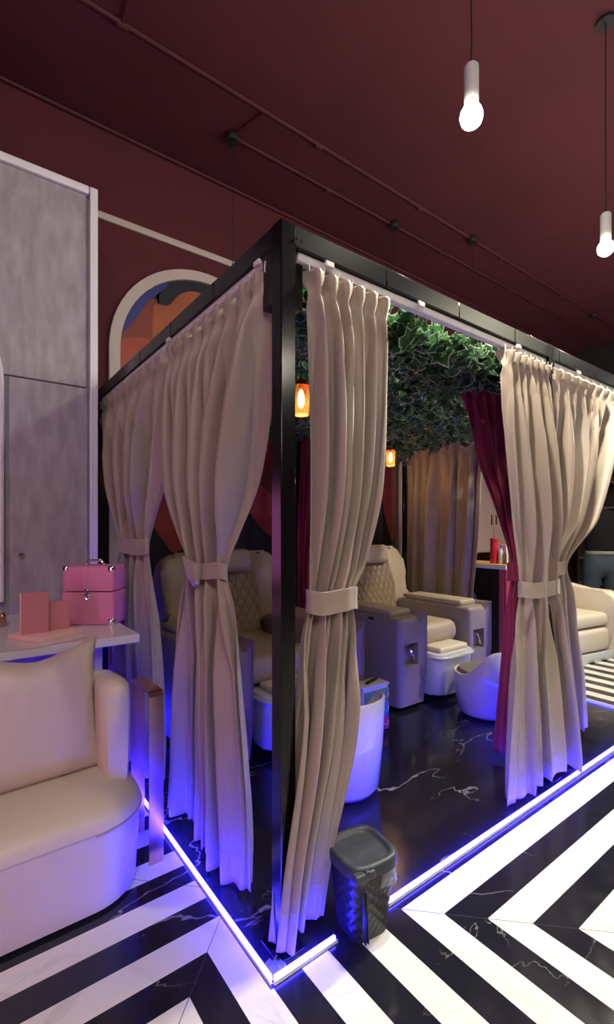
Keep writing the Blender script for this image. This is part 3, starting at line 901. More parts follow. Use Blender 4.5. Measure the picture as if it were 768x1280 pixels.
def pedicure_chair(label):
    t = thing('pedicure_chair', label, 'pedicure chair', (0, 0, 0), 0, 'pedicure spa chairs in the booth')
    W = .545
    for sx in (-1, 1):
        a, b = (-W, -W+.26) if sx < 0 else (W-.26, W)
        bm = arm_body(a, b, 0, .86, .655)
        arm = obj('armrest', bm, M['taupe'], t, angle=50)
        bm = nb(); abox(bm, ((a+b)/2, .40, .675), (.215, .60, .05), .02, 4); cap = obj('arm_pad', bm, M['leather'], arm)
        bm = nb(); xo = b-.004 if sx > 0 else a+.004
        abox(bm, (xo, .28, .625), (.012, .055, .022), .003, 1); obj('hinge', bm, M['box_blk'], arm)
        bm = nb()
        mx = (a+b)/2
        abox(bm, (mx, .055, .44), (.02, .02, .03), .004, 2)
        tube(bm, [(mx-.01, .055, .44), (mx-.002, .02, .425), (mx+.008, .0, .39), (mx+.014, -.004, .35)], [.007, .010, .011, .009], 8, ry=None)
        obj('lever', bm, M['chrome'], arm)['label'] = 'chrome lever handle in a recess'
        bm = nb(); lathe(bm, [(0, .0), (.045, 0), (.046, .02), (.040, .02), (.038, .006), (0, .006)], (mx, .8, .655), 20); obj('cup_holder', bm, M['box_blk'], arm)
    # plinth under the seat
    bm = nb(); abox(bm, (0, .50, .20), (.52, .62, .32), .02, 2); obj('plinth', bm, M['taupe'], t)
    # seat cushion
    bm = nb(); abox(bm, (0, .43, .465), (.53, .70, .165), .07, 5)
    for v in bm.verts:
        if v.co.z > .5: v.co.z += .012*math.cos(v.co.x*5)
    obj('seat', bm, M['leather'], t)
    # backrest: shell, wings, quilted centre
    R = rot(x=-.26)
    def back(bm): return bm
    def outline(w, z0, z1, r, n=6): return rrect(-w, z0, w, z1, r, n)
    o0 = Vector((0, .80, .48))
    bm = nb(); tb = bmesh.new()
    prism(tb, outline(.44, .10, .62, .16), 'y', .03, .15, .04, 4); merge(bm, tb, o0, R)
    obj('back_shell', bm, M['taupe'], t)
    for sx in (-1, 1):
        tb = bmesh.new()
        pts = [(sx*.22, .10), (sx*.40, .13)] + [(sx*(.40+.065*math.sin(math.radians(a_))), .20+.05-.05*math.cos(math.radians(a_))) for a_ in (30, 60, 90)] + [(sx*.475, .40)] + \
              [(sx*(.355+.12*math.cos(math.radians(a_))), .52+.135*math.sin(math.radians(a_))) for a_ in range(0, 91, 15)] + [(sx*.22, .665)]
        prism(tb, pts, 'y', -.07, .11, .045, 4)
        bm = nb(); merge(bm, tb, o0, R); obj('wing_cushion', bm, M['leather'], t, angle=60)
    tb = bmesh.new(); prism(tb, [(-.225, -.02), (.225, -.02), (.245, .30), (.22, .60), (.17, .665), (-.17, .665), (-.22, .60), (-.245, .30)], 'y', -.11, .08, .03, 3)
    bm = nb(); merge(bm, tb, o0, R); obj('quilted_back', bm, M['quilt'], t, angle=50)['label'] = 'tan back panel with diamond quilting'
    # neck pillow
    tb = bmesh.new(); abox(tb, (0, -.135, .565), (.36, .09, .17), .042, 5)
    for v in tb.verts: v.co.z += .10*v.co.x*v.co.x
    bm = nb(); merge(bm, tb, o0, R); obj('neck_pillow', bm, M['leather'], t)
    bm = nb(); tb = bmesh.new(); abox(tb, (.30, -.07, .63), (.03, .006, .012), .001, 1); merge(bm, tb, o0, R); obj('brand_tag', bm, M['box_blk'], t).name = 'black_tag'
    # foot basin
    tb = nb(); prism(tb, rrect(-.225, -.11, .225, .19, .09, 6), 'z', .05, .37, .02, 3)
    for v in tb.verts:
        k = (v.co.z-.05)/.32; sc = .84+.16*k
        v.co.x *= sc; v.co.y = .19-(.19-v.co.y)*sc
    basin = obj('foot_basin', tb, M['pvc'], t)
    bm = nb(); prism(bm, rrect(-.235, -.12, .235, .19, .09, 6), 'z', .335, .352, .006, 2); obj('basin_rim', bm, M['pvc'], basin)
    bm = nb(); abox(bm, (0, .02, .388), (.34, .17, .04), .016, 3); obj('basin_cushion', bm, M['leather2'], basin)
    bm = nb()
    lathe(bm, [(0, 0), (.030, 0), (.030, .008), (.016, .014), (.016, .05), (0, .052)], (0, -.075, .185), 18, rot(x=PI/2))
    tube(bm, [(0, -.12, .185), (0, -.135, .185), (.0, -.145, .17), (0, -.146, .145)], .010, 8)
    tube(bm, [(0, -.105, .185), (.035, -.11, .195), (.05, -.11, .197)], .006, 8)
    lathe(bm, [(0, 0), (.016, 0), (.018, .006), (.016, .014), (0, .015)], (-.018, -.112, .185), 14, rot(y=-PI/2))
    obj('tap', bm, M['chrome'], basin)['label'] = 'chrome tap on the basin front'
    return t
ch1 = pedicure_chair('cream and tan quilted pedicure chair behind the knotted left curtain')
ch2 = dup_tree(ch1)
ch1.location = (.87, 1.13, 0)
ch2.location = (2.33, 1.13, 0)
ch2['label'] = 'taupe pedicure chair with white foot basin in front of the brownish far curtain'

# ------------------------------------------------------------------ technician stools
def stool(label):
    t = thing('pedicure_stool', label, 'stool', (0, 0, 0), 0, 'low white technician stools')
    # shell: round tub open at the front (+y local), higher at the back (-y local)
    bm = nb(); n = 48
    def ztop(an):
        s = -math.sin(an)
        k = max(0, min(1, (s+.35)/1.1)); k = k*k*(3-2*k)
        return .295+.175*k
    rings = []
    for (rr, zf) in ((.165, .0), (.185, .06), (.205, .5), (.215, 1.0), (.205, 1.02), (.192, .98)):
        ring = []
        for i in range(n):
            an = 2*PI*i/n; z = .015+(ztop(an)-.015)*zf
            ring.append(bm.verts.new((rr*math.cos(an), rr*1.02*math.sin(an), z)))
        rings.append(ring)
    ring = [bm.verts.new((.188*math.cos(2*PI*i/n), .19*math.sin(2*PI*i/n), .27)) for i in range(n)]; rings.append(ring)
    for a, b in zip(rings, rings[1:]):
        for i in range(n):
            j = (i+1) % n; bm.faces.new((a[i], a[j], b[j], b[i]))
    bm.faces.new(rings[0]); bm.faces.new(rings[-1])
    obj('shell', bm, M['pvc'], t, angle=70)
    bm = nb(); lathe(bm, [(0, .27), (.17, .27), (.186, .28), (.188, .30), (.176, .318), (.1, .325), (0, .326)], (0, 0.004, 0), 36); obj('seat_pad', bm, M['grey_seat'], t)['label'] = 'dark grey seat pad'
    bm = nb()
    for k in range(4):
        an = PI/4+k*PI/2; lathe(bm, [(0, 0), (.014, 0), (.014, .02), (0, .02)], (.13*math.cos(an), .13*math.sin(an), 0), 12)
    obj('castors', bm, M['box_blk'], t)
    return t
s1 = stool('white technician stool lit purple, behind the front curtain near the corner post')
s2 = dup_tree(s1)
s1.location = (.835, .66, 0); s1.rotation_euler.z = .25
s2.location = (2.27, .765, 0); s2.rotation_euler.z = .12
s2['label'] = 'white technician stool with grey seat pad in front of the second foot basin'

# drawer box
t = thing('drawer_box', 'small white drawer box with green, blue and magenta drawers on the booth floor', 'drawer box', (1.42, 1.055, 0))
bm = nb(); abox(bm, (0, 0, .1475), (.22, .12, .285), .006, 2); obj('body', bm, M['pvc'], t)
for k, mm in enumerate(('dmag', 'dblue', 'dgreen')):
    z = .055+k*.09
    bm = nb(); abox(bm, (0, -.066, z), (.208, .016, .080), .004, 2); d = obj('drawer', bm, M[mm], t); d['label'] = ('magenta', 'blue', 'green')[k]+' drawer front'
    bm = nb(); tube(bm, [(-.025+.07, -.075, z+.012), (-.01+.07, -.087, z-.006), (.01+.07, -.087, z-.006), (.025+.07, -.075, z+.012)], .003, 6); obj('drawer_handle', bm, M['pvc'], d)
bm = nb(); abox(bm, (.0, .0, .299), (.235, .13, .018), .005, 2); obj('lid', bm, M['pvc'], t)
bm = nb(); abox(bm, (1.44, 1.055, .3155), (.14, .02, .014), .003, 2, rot(z=.3)); o = obj('nail_file', shift(bm, (1.44, 1.055, .308)), M['box_blk']); o.location = (1.44, 1.055, .308); tagp(o, 'dark slim tool lying on the white drawer box', 'tool')

# ------------------------------------------------------------------ waste bin
t = thing('waste_bin', 'charcoal lidded waste bin with woven sides and clear bag, beside the front curtain', 'bin', (.350, .002, 0), -.12)
bm = nb()
N = 96; H = .245
def sq(an, r, p=4.2):
    c, s = math.cos(an), math.sin(an)
    k = (abs(c)**p+abs(s)**p)**(-1/p)
    return r*k*c, r*k*s
rings = []
rows = 58
for j in range(rows+1):
    z = H*j/rows
    r = .068+.022*(j/rows)
    ring = []
    for i in range(N):
        an = 2*PI*i/N
        wv = 0
        if .05 < j/rows < .86:
            wv = .0022*math.sin(i*PI/3+(0 if (j//4) % 2 else PI))*abs(math.sin(j*PI/4))
        x, y = sq(an, r+wv)
        ring.append(bm.verts.new((x, y, z)))
    rings.append(ring)
for a, b in zip(rings, rings[1:]):
    for i in range(N):
        j = (i+1) % N; bm.faces.new((a[i], a[j], b[j], b[i]))
bm.faces.new(rings[0])
obj('bin_body', bm, M['bin'], t)
bm = nb()
def ringsq(bm, prof, N=64, p=3.6):
    rs = []
    for r, z in prof:
        rs.append([bm.verts.new((*sq(2*PI*i/N, r, p), z)) for i in range(N)])
    for a, b in zip(rs, rs[1:]):
        for i in range(N):
            j = (i+1) % N; bm.faces.new((a[i], a[j], b[j], b[i]))
    bm.faces.new(rs[-1]); return rs
ringsq(bm, [(.095, H-.030), (.099, H-.028), (.099, H+.004), (.094, H+.010), (.082, H+.011), (.078, H+.008), (.074, H+.001), (.070, H), (.03, H+.001)])
lid = obj('bin_lid', bm, M['binlid'], t, angle=50)
bm = nb()
abox(bm, (-.060, -.094, H-.010), (.075, .028, .026), .006, 3); abox(bm, (-.052, -.098, H+.004), (.016, .020, .008), .003, 2)
obj('latch', bm, M['binlid'], lid)
bm = nb(); 
for s_ in (-.052, -.042): abox(bm, (s_, -.083, H*.46), (.005, .012, H*.78), .002, 1, rot(x=-.085))
obj('side_rib', bm, M['bin'], t)
# bag: crumpled skirt under the lid
bm = nb(); rnd = random.Random(5); rs = []
for j in range(15):
    ring = []
    for i in range(81):
        an = -1.45+3.0*i/80
        lo = .05+.075*(.5+.5*math.sin((an+.5)*1.6))
        z = H-.026-lo*j/14
        r = .094+.010*noise.noise(Vector((an*6, j*.35, 1)))*(j/4 if j < 4 else 1)+.016*(j/14)*max(0, math.sin(an+.9))
        x, y = sq(an, r, 3.6)
        ring.append(bm.verts.new((x, y, z)))
    rs.append(ring)
for a, b in zip(rs, rs[1:]):
    for i in range(80): bm.faces.new((a[i], a[i+1], b[i+1], b[i]))
obj('bin_bag', bm, M['bag'], t, angle=180)['label'] = 'clear crumpled bag hanging over the rim'

# ------------------------------------------------------------------ small crumpled plastic at booth corner
bm = nb(); rnd = random.Random(8); g = []
for j in range(9):
    g.append([bm.verts.new((.03+.055*i/8-.02, .012+.055*j/8, .004+.018*abs(noise.noise(Vector((i*.7, j*.7, 2)))))) for i in range(9)])
for j in range(8):
    for i in range(8): bm.faces.new((g[j][i], g[j][i+1], g[j+1][i+1], g[j+1][i]))
o = obj('plastic_wrap', shift(bm, (.04, .04, 0)), M['bag']); o.location = (.034, .034, 0)
tagp(o, 'scrap of clear plastic at the foot of the corner post', 'plastic scrap')

# ------------------------------------------------------------------ white table with its things
TZ = .83
t = thing('side_table', 'white rectangular table behind the cream armchair, holding the pink case', 'table', (-.62, 1.45, 0))
bm = nb(); abox(bm, (0.0, -.008, TZ-.019), (1.12, .90, .038), .003, 1); obj('tabletop', bm, M['white'], t)
for x, y in ((-.5, .38), (.42, .38), (-.5, -.36), (.42, -.30)):
    bm = nb(); abox(bm, (x, y, (TZ-.038)/2), (.035, .035, TZ-.038), .003, 1); obj('leg', bm, M['white'], t)

t = thing('cosmetic_case', 'pink vanity train case with chrome corners and latch on the white table', 'cosmetic case', (-.153, 1.396, TZ), -.645)
w, d, hh = .25, .165, .285
bm = nb(); abox(bm, (0, 0, .08), (w, d, .158), .007, 3); obj('case_base', bm, M['pink'], t)
bm = nb(); abox(bm, (0, 0, .163+.061), (w, d, .122), .012, 3); lid = obj('case_lid', bm, M['pink'], t)
bm = nb()
for s_ in (-1, 1):
    abox(bm, (s_*.014, -d/2-.0005, .225), (.004, .004, .118), .001, 1)
    abox(bm, (s_*(w/2-.022), -d/2-.0005, .225), (.003, .004, .11), .001, 1)
    abox(bm, (s_*.014, 0, hh+.0005), (.004, d-.02, .003), .001, 1)
abox(bm, (0, -d/2-.0005, .168), (w-.015, .004, .004), .001, 1); abox(bm, (0, -d/2-.0005, .157), (w-.015, .004, .004), .001, 1)
obj('seam_piping', bm, M['pink2'], lid)
for sx in (-1, 1):
    for (zc, nm) in ((hh-.014, lid), (.016, None)):
        bm = nb(); abox(bm, (sx*(w/2-.014), -d/2+.012, zc), (.034, .030, .034), .010, 4); abox(bm, (sx*(w/2-.016), d/2-.012, zc), (.034, .030, .034), .010, 4)
        obj('corner_guard', bm, M['chrome'], nm or t)
bm = nb(); abox(bm, (0, -d/2-.006, .170), (.026, .01, .014), .003, 2); lathe(bm, [(0, 0), (.010, 0), (.012, .004), (.008, .009), (0, .010)], (0, -d/2-.001, .149), 12, rot(x=PI/2)); tube(bm, [(-.014, -d/2-.004, .150), (-.010, -d/2-.004, .132), (0, -d/2-.004, .124), (.010, -d/2-.004, .132), (.014, -d/2-.004, .150)], .0025, 6)
obj('latch', bm, M['chrome'], t)
bm = nb()
for s_ in (-1, 1): abox(bm, (s_*.042, 0, hh+.004), (.022, .03, .008), .003, 2)
tube(bm, [(-.042, 0, hh+.007), (-.034, 0, hh+.019), (-.016, 0, hh+.023), (.016, 0, hh+.023), (.034, 0, hh+.019), (.042, 0, hh+.007)], .006, 8)
for k in range(4): lathe(bm, [(0, -.008), (.008, -.006), (.0105, 0), (.008, .006), (0, .008)], (-.021+.014*k, 0, hh+.024), 10)
obj('carry_handle', bm, M['chrome'], lid)

t = thing('desk_organizer', 'pink two-panel desk organiser standing in front of the pink case', 'organiser', (-.40, 1.19, TZ), math.radians(30.5))
bm = nb(); abox(bm, (0, 0, .011), (.215, .19, .022), .003, 2); obj('base', bm, [M['rose_l']], t)
def card(x, y, w, h, rz):
    bm = nb(); abox(bm, (0, 0, h/2), (.024, w, h), .002, 1)
    o = obj('panel', bm, M['rose'], t); o.location = (x, y, .022); o.rotation_euler.z = rz
    bm = nb(); abox(bm, (-.0, w/2+.001, h/2), (.0235, .004, h-.001), .001, 1)
    e = obj('panel_edge', bm, M['rose_l'], o); e['label'] = 'pale front edge'
card(-.045, .012, .105, .175, 1.038)
card(.052, -.012, .090, .125, 1.038)

t = thing('ribbed_jar', 'small rose gold lidded jar at the left end of the white table', 'jar', (-.548, 1.56, TZ))
bm = nb(); lathe(bm, [(0, 0)]+[(.030+.002*(k % 2), .004+.006*k) for k in range(9)]+[(.026, .06), (0, .06)], n=24); obj('jar_body', bm, M['gold'], t)
bm = nb(); lathe(bm, [(.027, .06), (.027, .068), (.012, .074), (.006, .088), (.010, .094), (0, .098)], n=20); obj('jar_lid', bm, M['chrome'], t)

# ------------------------------------------------------------------ cream armchair (lower left)
t = thing('armchair', 'rounded cream leather armchair with a rose gold arm bar in the lower left corner', 'armchair', (-.56, .76, 0))
L = t.location
def rb(x0, y0, x1, y1, rf, n=10):
    return arc(x1-rf, y0+rf, rf, -90, 0, n)[::1] + [(x1, y1)] + [(x0, y1)] + arc(x0+rf, y0+rf, rf, 180, 270, n)
X0, X1 = -1.02, -.135
bm = nb(); prism(bm, rb(X0+.02, .545, X1-.015, .96, .19), 'z', .012, .285, .012, 3)
for v in bm.verts:
    if v.co.z < .1: v.co.x = lerp(v.co.x, -.57, .035); v.co.y = lerp(v.co.y, .78, .035)
obj('seat_base', shift(bm, L), M['leather2'], t)
bm = nb(); ol = rb(X0+.012, .535, X1-.010, .93, .20); rings = []
for q in range(9):
    a_ = math.radians(90*q/8); ins = .17*(1-math.cos(a_)); z_ = .283+.100*math.sin(a_)
    rings.append([bm.verts.new((lerp(x, -.57, ins/.44), lerp(y, .93, ins/.40), z_)) for x, y in ol])
for a, b in zip(rings, rings[1:]):
    for k in range(len(ol)):
        k2 = (k+1) % len(ol); bm.faces.new((a[k], a[k2], b[k2], b[k]))
bm.faces.new(rings[0]); bm.faces.new(rings[-1])
obj('seat_cushion', shift(bm, L), M['leather2'], t)
bm = nb(); tube(bm, [(x, y, .279) for x, y in rb(X0+.012, .535, X1-.010, .93, .20)[:11]], .004, 6); obj('piping', shift(bm, L), M['leather'], t)
# wrap-around back: swept rounded section
path = [(-.232, .70), (-.230, .80), (-.235, .88), (-.27, .925), (-.32, .94), (-.57, .94), (-.82, .94), (-.90, .925), (-.945, .88), (-.957, .80), (-.955, .70)]
PP = []
for i in range(len(path)-1):
    for q in range(4):
        u = q/4; PP.append((lerp(path[i][0], path[i+1][0], u), lerp(path[i][1], path[i+1][1], u)))
PP.append(path[-1])
bm = nb(); rings = []
prof = [(-.036, .28), (-.047, .45)] + [(.047*math.cos(math.radians(a)), .68+.047*math.sin(math.radians(a))) for a in range(180, -1, -20)] + [(.047, .45), (.036, .28)]
n = len(PP)
for i, (x, y) in enumerate(PP):
    d = Vector((PP[min(i+1, n-1)][0]-PP[max(i-1, 0)][0], PP[min(i+1, n-1)][1]-PP[max(i-1, 0)][1], 0)).normalized()
    nn = Vector((d.y, -d.x, 0))
    e = min(i, n-1-i)
    sc = (.75, 1.05, 1.2, 1.2, 1.2, 1.15, 1.1, 1.05, 1)[min(e, 8)]
    hz = 1 if e > 3 else (.965, .99, 1, 1)[e]
    rings.append([bm.verts.new(Vector((x, y, 0))+nn*o_*sc+Vector((0, 0, z*hz if z > .3 else z))) for o_, z in prof])
for a, b in zip(rings, rings[1:]):
    for k in range(len(prof)-1): bm.faces.new((a[k], a[k+1], b[k+1], b[k]))
    bm.faces.new((a[0], b[0], b[-1], a[-1]))
bm.faces.new(rings[0]); bm.faces.new(rings[-1])
obj('backrest', shift(bm, L), M['leather2'], t, angle=60)
# rose gold bar
def strap(x0, x1, yA, yB, top, th=.008):
    bm = nb()
    r = .018
    o = [(yA, .0)] + [(yA, top-r)] + arc(yA+r, top-r, r, 180, 90, 5) + arc(yB-r, top-r, r, 90, 0, 5) + [(yB, 0)]
    i_ = [(yB-th, 0), (yB-th, top-r)] + arc(yB-r, top-r, r-th, 0, 90, 5) + arc(yA+r, top-r, r-th, 90, 180, 5) + [(yA+th, 0)]
    m_ = len(o)
    A = [[bm.verts.new((x, y, z)) for y, z in pl] for x in (x0, x1) for pl in (o, i_[::-1])]
    for k in range(m_-1):
        bm.faces.new((A[0][k], A[0][k+1], A[2][k+1], A[2][k])); bm.faces.new((A[1][k], A[1][k+1], A[3][k+1], A[3][k]))
        bm.faces.new((A[0][k], A[0][k+1], A[1][k+1], A[1][k])); bm.faces.new((A[2][k], A[2][k+1], A[3][k+1], A[3][k]))
    bm.faces.new((A[0][0], A[1][0], A[3][0], A[2][0])); bm.faces.new((A[0][-1], A[1][-1], A[3][-1], A[2][-1]))
    return bm
obj('arm_bar', shift(strap(-.122, -.066, .68, .915, .665), L), M['gold'], t, angle=30)['label'] = 'rose gold flat metal bar'
bm = strap(X0-.07, X0-.012, .715, .915, .675); obj('arm_bar', shift(bm, L), M['gold'], t, angle=30)

# throw pillow
t0 = thing('throw_pillow', 'satin cream square pillow leaning on the back of the cream armchair', 'pillow', (-.50, .80, .385))
bm = nb(); n = 28; half = .245; gA = []; gB = []
for j in range(n+1):
    ra, rb_ = [], []
    for i in range(n+1):
        u, v = -1+2*i/n, -1+2*j/n
        e = (1-abs(u)**2.6)*(1-abs(v)**2.6)
        th = .075*max(0, e)**.55
        k = 1-.10*(1-abs(v)**2)*(abs(u)**2); k2 = 1-.10*(1-abs(u)**2)*(abs(v)**2)
        wr = .006*noise.noise(Vector((u*4, v*2, 1)))*(1 if abs(u) < .98 and abs(v) < .98 else 0)+(.006*math.sin(u*22)*max(0, v)**6)
        x, z = u*half*k, (v+1)*half*k2-(1-k2)*0
        sag = -.018*math.exp(-((u-.1)/.35)**2)*max(0, v)**3
        ra.append(bm.verts.new((x, -th-wr, z+sag))); rb_.append(bm.verts.new((x, th, z+sag)) if 0 < i < n and 0 < j < n else ra[-1])
    gA.append(ra); gB.append(rb_)
for j in range(n):
    for i in range(n):
        bm.faces.new((gA[j][i], gA[j][i+1], gA[j+1][i+1], gA[j+1][i]))
        try: bm.faces.new((gB[j][i], gB[j+1][i], gB[j+1][i+1], gB[j][i+1]))
        except ValueError: pass
bmesh.ops.transform(bm, matrix=rot(x=-.20, z=.04), verts=bm.verts)
obj('pillow_cover', bm, M['pillow'], t0, angle=180)
bm = nb(); tube(bm, [(-.2, -.012, .487), (-.1, -.014, .478), (.02, -.016, .474), (.12, -.014, .48), (.2, -.012, .488)], .003, 6)
bmesh.ops.transform(bm, matrix=rot(x=-.20, z=.04), verts=bm.verts)
obj('zip_seam', bm, M['leather'], t0)

# ------------------------------------------------------------------ far right: seating, counter, shelf, person
t = thing('lounge_chair', 'cream curved leather lounge chair beyond the booth at the right edge', 'armchair', (4.15, 1.05, 0), .0)
bm = nb()
def place(tb): 
    return tb
side = [(-.36, .05), (-.44, .48)] + arc(-.30, .50, .14, 180, 90, 6, .17) + [(-.1, .67), (.15, .68), (.38, .74), (.50, .86), (.58, .87), (.56, .5), (.45, .05)]
for sy in (-1, 1):
    bm = nb(); prism(bm, side, 'y', sy*.40-.075, sy*.40+.075, .03, 3); obj('side_arm', bm, M['leather2'], t)
bm = nb(); abox(bm, (.0, 0, .40), (.72, .66, .13), .045, 4); obj('seat', bm, M['leather2'], t)
bm = nb(); abox(bm, (-.0, 0, .21), (.74, .66, .22), .045, 4); obj('leg_rest', bm, M['leather2'], t)
bm = nb(); abox(bm, (.46, 0, .62), (.16, .62, .50), .06, 4, rot(y=.15)); obj('backrest', bm, M['leather2'], t)
bm = nb(); abox(bm, (.02, 0, .045), (.78, .86, .09), .015, 2); obj('plinth', bm, M['pvc'], t)
t.location = (4.22, 1.22, 0); t.rotation_euler.z = 1.42

t = thing('reception_counter', 'wooden-topped counter with raspberry fluted panel behind the crimson curtain', 'counter', (3.48, 1.68, 0))
bm = nb(); abox(bm, (0, 0, .938), (.40, .95, .034), .004, 1); obj('countertop_edge', bm, M['pvc'], t)
bm = nb(); abox(bm, (0, 0, .9585), (.395, .945, .006)); obj('wooden_top', bm, M['wood'], t)
bm = nb()
for k in range(9): abox(bm, (-.165+.026*k, -.45, .46), (.022, .04, .92), .009, 2)
abox(bm, (-.06, -.42, .46), (.25, .04, .92))
obj('fluted_panel', bm, M['fluted'], t)
bm = nb(); abox(bm, (.17, 0, .46), (.03, .9, .92), .003, 1); obj('back_panel', bm, M['shelf'], t)
bm = nb(); abox(bm, (0, .44, .46), (.32, .03, .92), .003, 1); obj('end_panel', bm, M['shelf'], t)

def bottle(name, x, y, z, r, h, m, cap, label, cat='bottle', neck=.4, capm='pvc'):
    t = thing(name, label, cat, (x, y, z), 0, 'bottles and jars on the counter')
    bm = nb(); lathe(bm, [(0, 0), (r*.95, 0), (r, .004), (r, h*.78), (r*.9, h*.84), (r*neck, h*.88), (r*neck, h*.9), (0, h*.9)], n=20); obj('bottle_body', bm, M[m], t)
    bm = nb(); lathe(bm, [(r*neck*1.2, h*.89), (r*neck*1.2, h), (0, h)], n=16); obj('cap', bm, M[cap], t)
    bm = nb(); lathe(bm, [(r+.0006, h*.2), (r+.0006, h*.6)], n=20); obj('paper_label', bm, M[capm], t)
CT = .9615
bottle('bottle', 3.42, 1.406, CT, .036, .24, 'redbottle', 'redbottle', 'tall red bottle on the counter', neck=.85, capm='redbottle')
bottle('bottle', 3.43, 1.345, CT, .022, .15, 'pvc', 'pvc', 'slim white bottle beside the red bottle on the counter')
bottle('jar', 3.47, 1.245, CT, .04, .17, 'pvc', 'pvc', 'white rounded jar right of the white box on the counter', 'jar', .9)
bm = nb(); abox(bm, (0, 0, .09), (.07, .07, .18), .003, 1); o = obj('product_box', bm, M['pvc']); o.location = (3.53, 1.36, CT); tagp(o, 'plain white box between the bottles on the counter', 'box')
# paper bag under the counter
t = thing('paper_bag', 'small white bag standing under the counter in the dark', 'bag', (3.50, 1.70, 0))
bm = nb(); prism(bm, [(-.06, 0), (.06, 0), (.05, .52), (0, .64), (-.04, .55)], 'x', -.05, .05, .006, 1); obj('bag_body', bm, M['pvc'], t)
bm = nb(); tube(bm, [(0, -.05, .48), (0, -.03, .60), (0, .03, .60), (0, .05, .48)], .004, 6); obj('bag_handle', bm, M['shelf'], t)
# pale wall panel behind counter
t = thing('wall_cabinet', 'pale pinkish wall cabinet behind the counter bottles', 'cabinet', (4.6, 2.28, 1.0))
bm = nb(); abox(bm, (0, 0, .55), (1.1, .26, 1.1), .004, 1); obj('body', bm, M['cab'], t)
for k in (-1, 1):
    bm = nb(); abox(bm, (k*.272, -.136, .55), (.535, .014, 1.085), .003, 1); d = obj('door', bm, M['cab'], t)
    bm = nb(); abox(bm, (k*.05, -.15, .4), (.012, .016, .12), .003, 1); obj('handle', bm, M['box_blk'], d)

# dark shelf unit on the right wall
t = thing('shelf_unit', 'dark open shelf unit behind the person at the right edge', 'shelf unit', (XR-.2, .9, 0))
bm = nb()
abox(bm, (.17, 0, 1.2), (.03, 2.6, 2.4)); obj('back_panel', bm, M['shelf'], t)
for k in range(3):
    bm = nb(); abox(bm, (0, -1.3+1.3*k, 1.2), (.34, .03, 2.4), .002, 1); obj('upright', bm, M['shelf'], t)
for k in range(7):
    bm = nb(); abox(bm, (0, 0, .08+.38*k), (.36, 2.58, .025), .002, 1); obj('shelf_board', bm, mat('shelf_edge', (.16, .14, .13), .4) if k == 0 else bpy.data.materials['shelf_edge'], t)
rnd = random.Random(4)
q = 0
for k, nm in ((3, 'on the shelf level with the person\'s waist'), (4, 'on the shelf level with the person\'s shoulders'), (5, 'on the shelf above the person')):
    for s_ in range(3):
        q += 1
        y = .45+.16*s_+rnd.uniform(-.02, .02)
        m_ = ('pvc', 'lampbody', 'shelf')[(s_+k) % 3]
        tt = thing('storage_bottle', ('left', 'middle', 'right')[2-s_]+' bottle '+nm+' in the dark shelf unit', 'bottle', (XR-.22, y, .0925+.38*k), 0, 'bottles in the dark shelf unit')
        bm = nb(); lathe(bm, [(0, 0), (.045, 0), (.048, .01), (.048, .15), (.03, .18), (.02, .19), (0, .19)], n=18); obj('bottle_body', bm, M[m_], tt)
        bm = nb(); lathe(bm, [(.022, .19), (.022, .22), (0, .22)], n=14); obj('cap', bm, M['shelf'], tt)

# person standing at the shelf, back to the viewer
def skinned(name, pts, edges, radii, m, parent, root=0, sub=2):
    me = bpy.data.meshes.new(name); me.from_pydata(pts, edges, []); me.materials.append(m)
    o = bpy.data.objects.new(name, me); COL.objects.link(o); o.parent = parent
    md = o.modifiers.new('skin', 'SKIN'); md.use_smooth_shade = True
    lay = me.skin_vertices[0] if me.skin_vertices else None
    if lay is None:
        bpy.context.view_layer.objects.active = o
    for i, r in enumerate(radii):
        lay.data[i].radius = r if isinstance(r, tuple) else (r, r)
        lay.data[i].use_root = (i == root)
    sb = o.modifiers.new('sub', 'SUBSURF'); sb.levels = sb.render_levels = sub
    return o
per = thing('person', 'person in black top and dark blue jeans, back turned, at the right edge', 'person', (5.05, 1.10, 0), math.radians(-50))
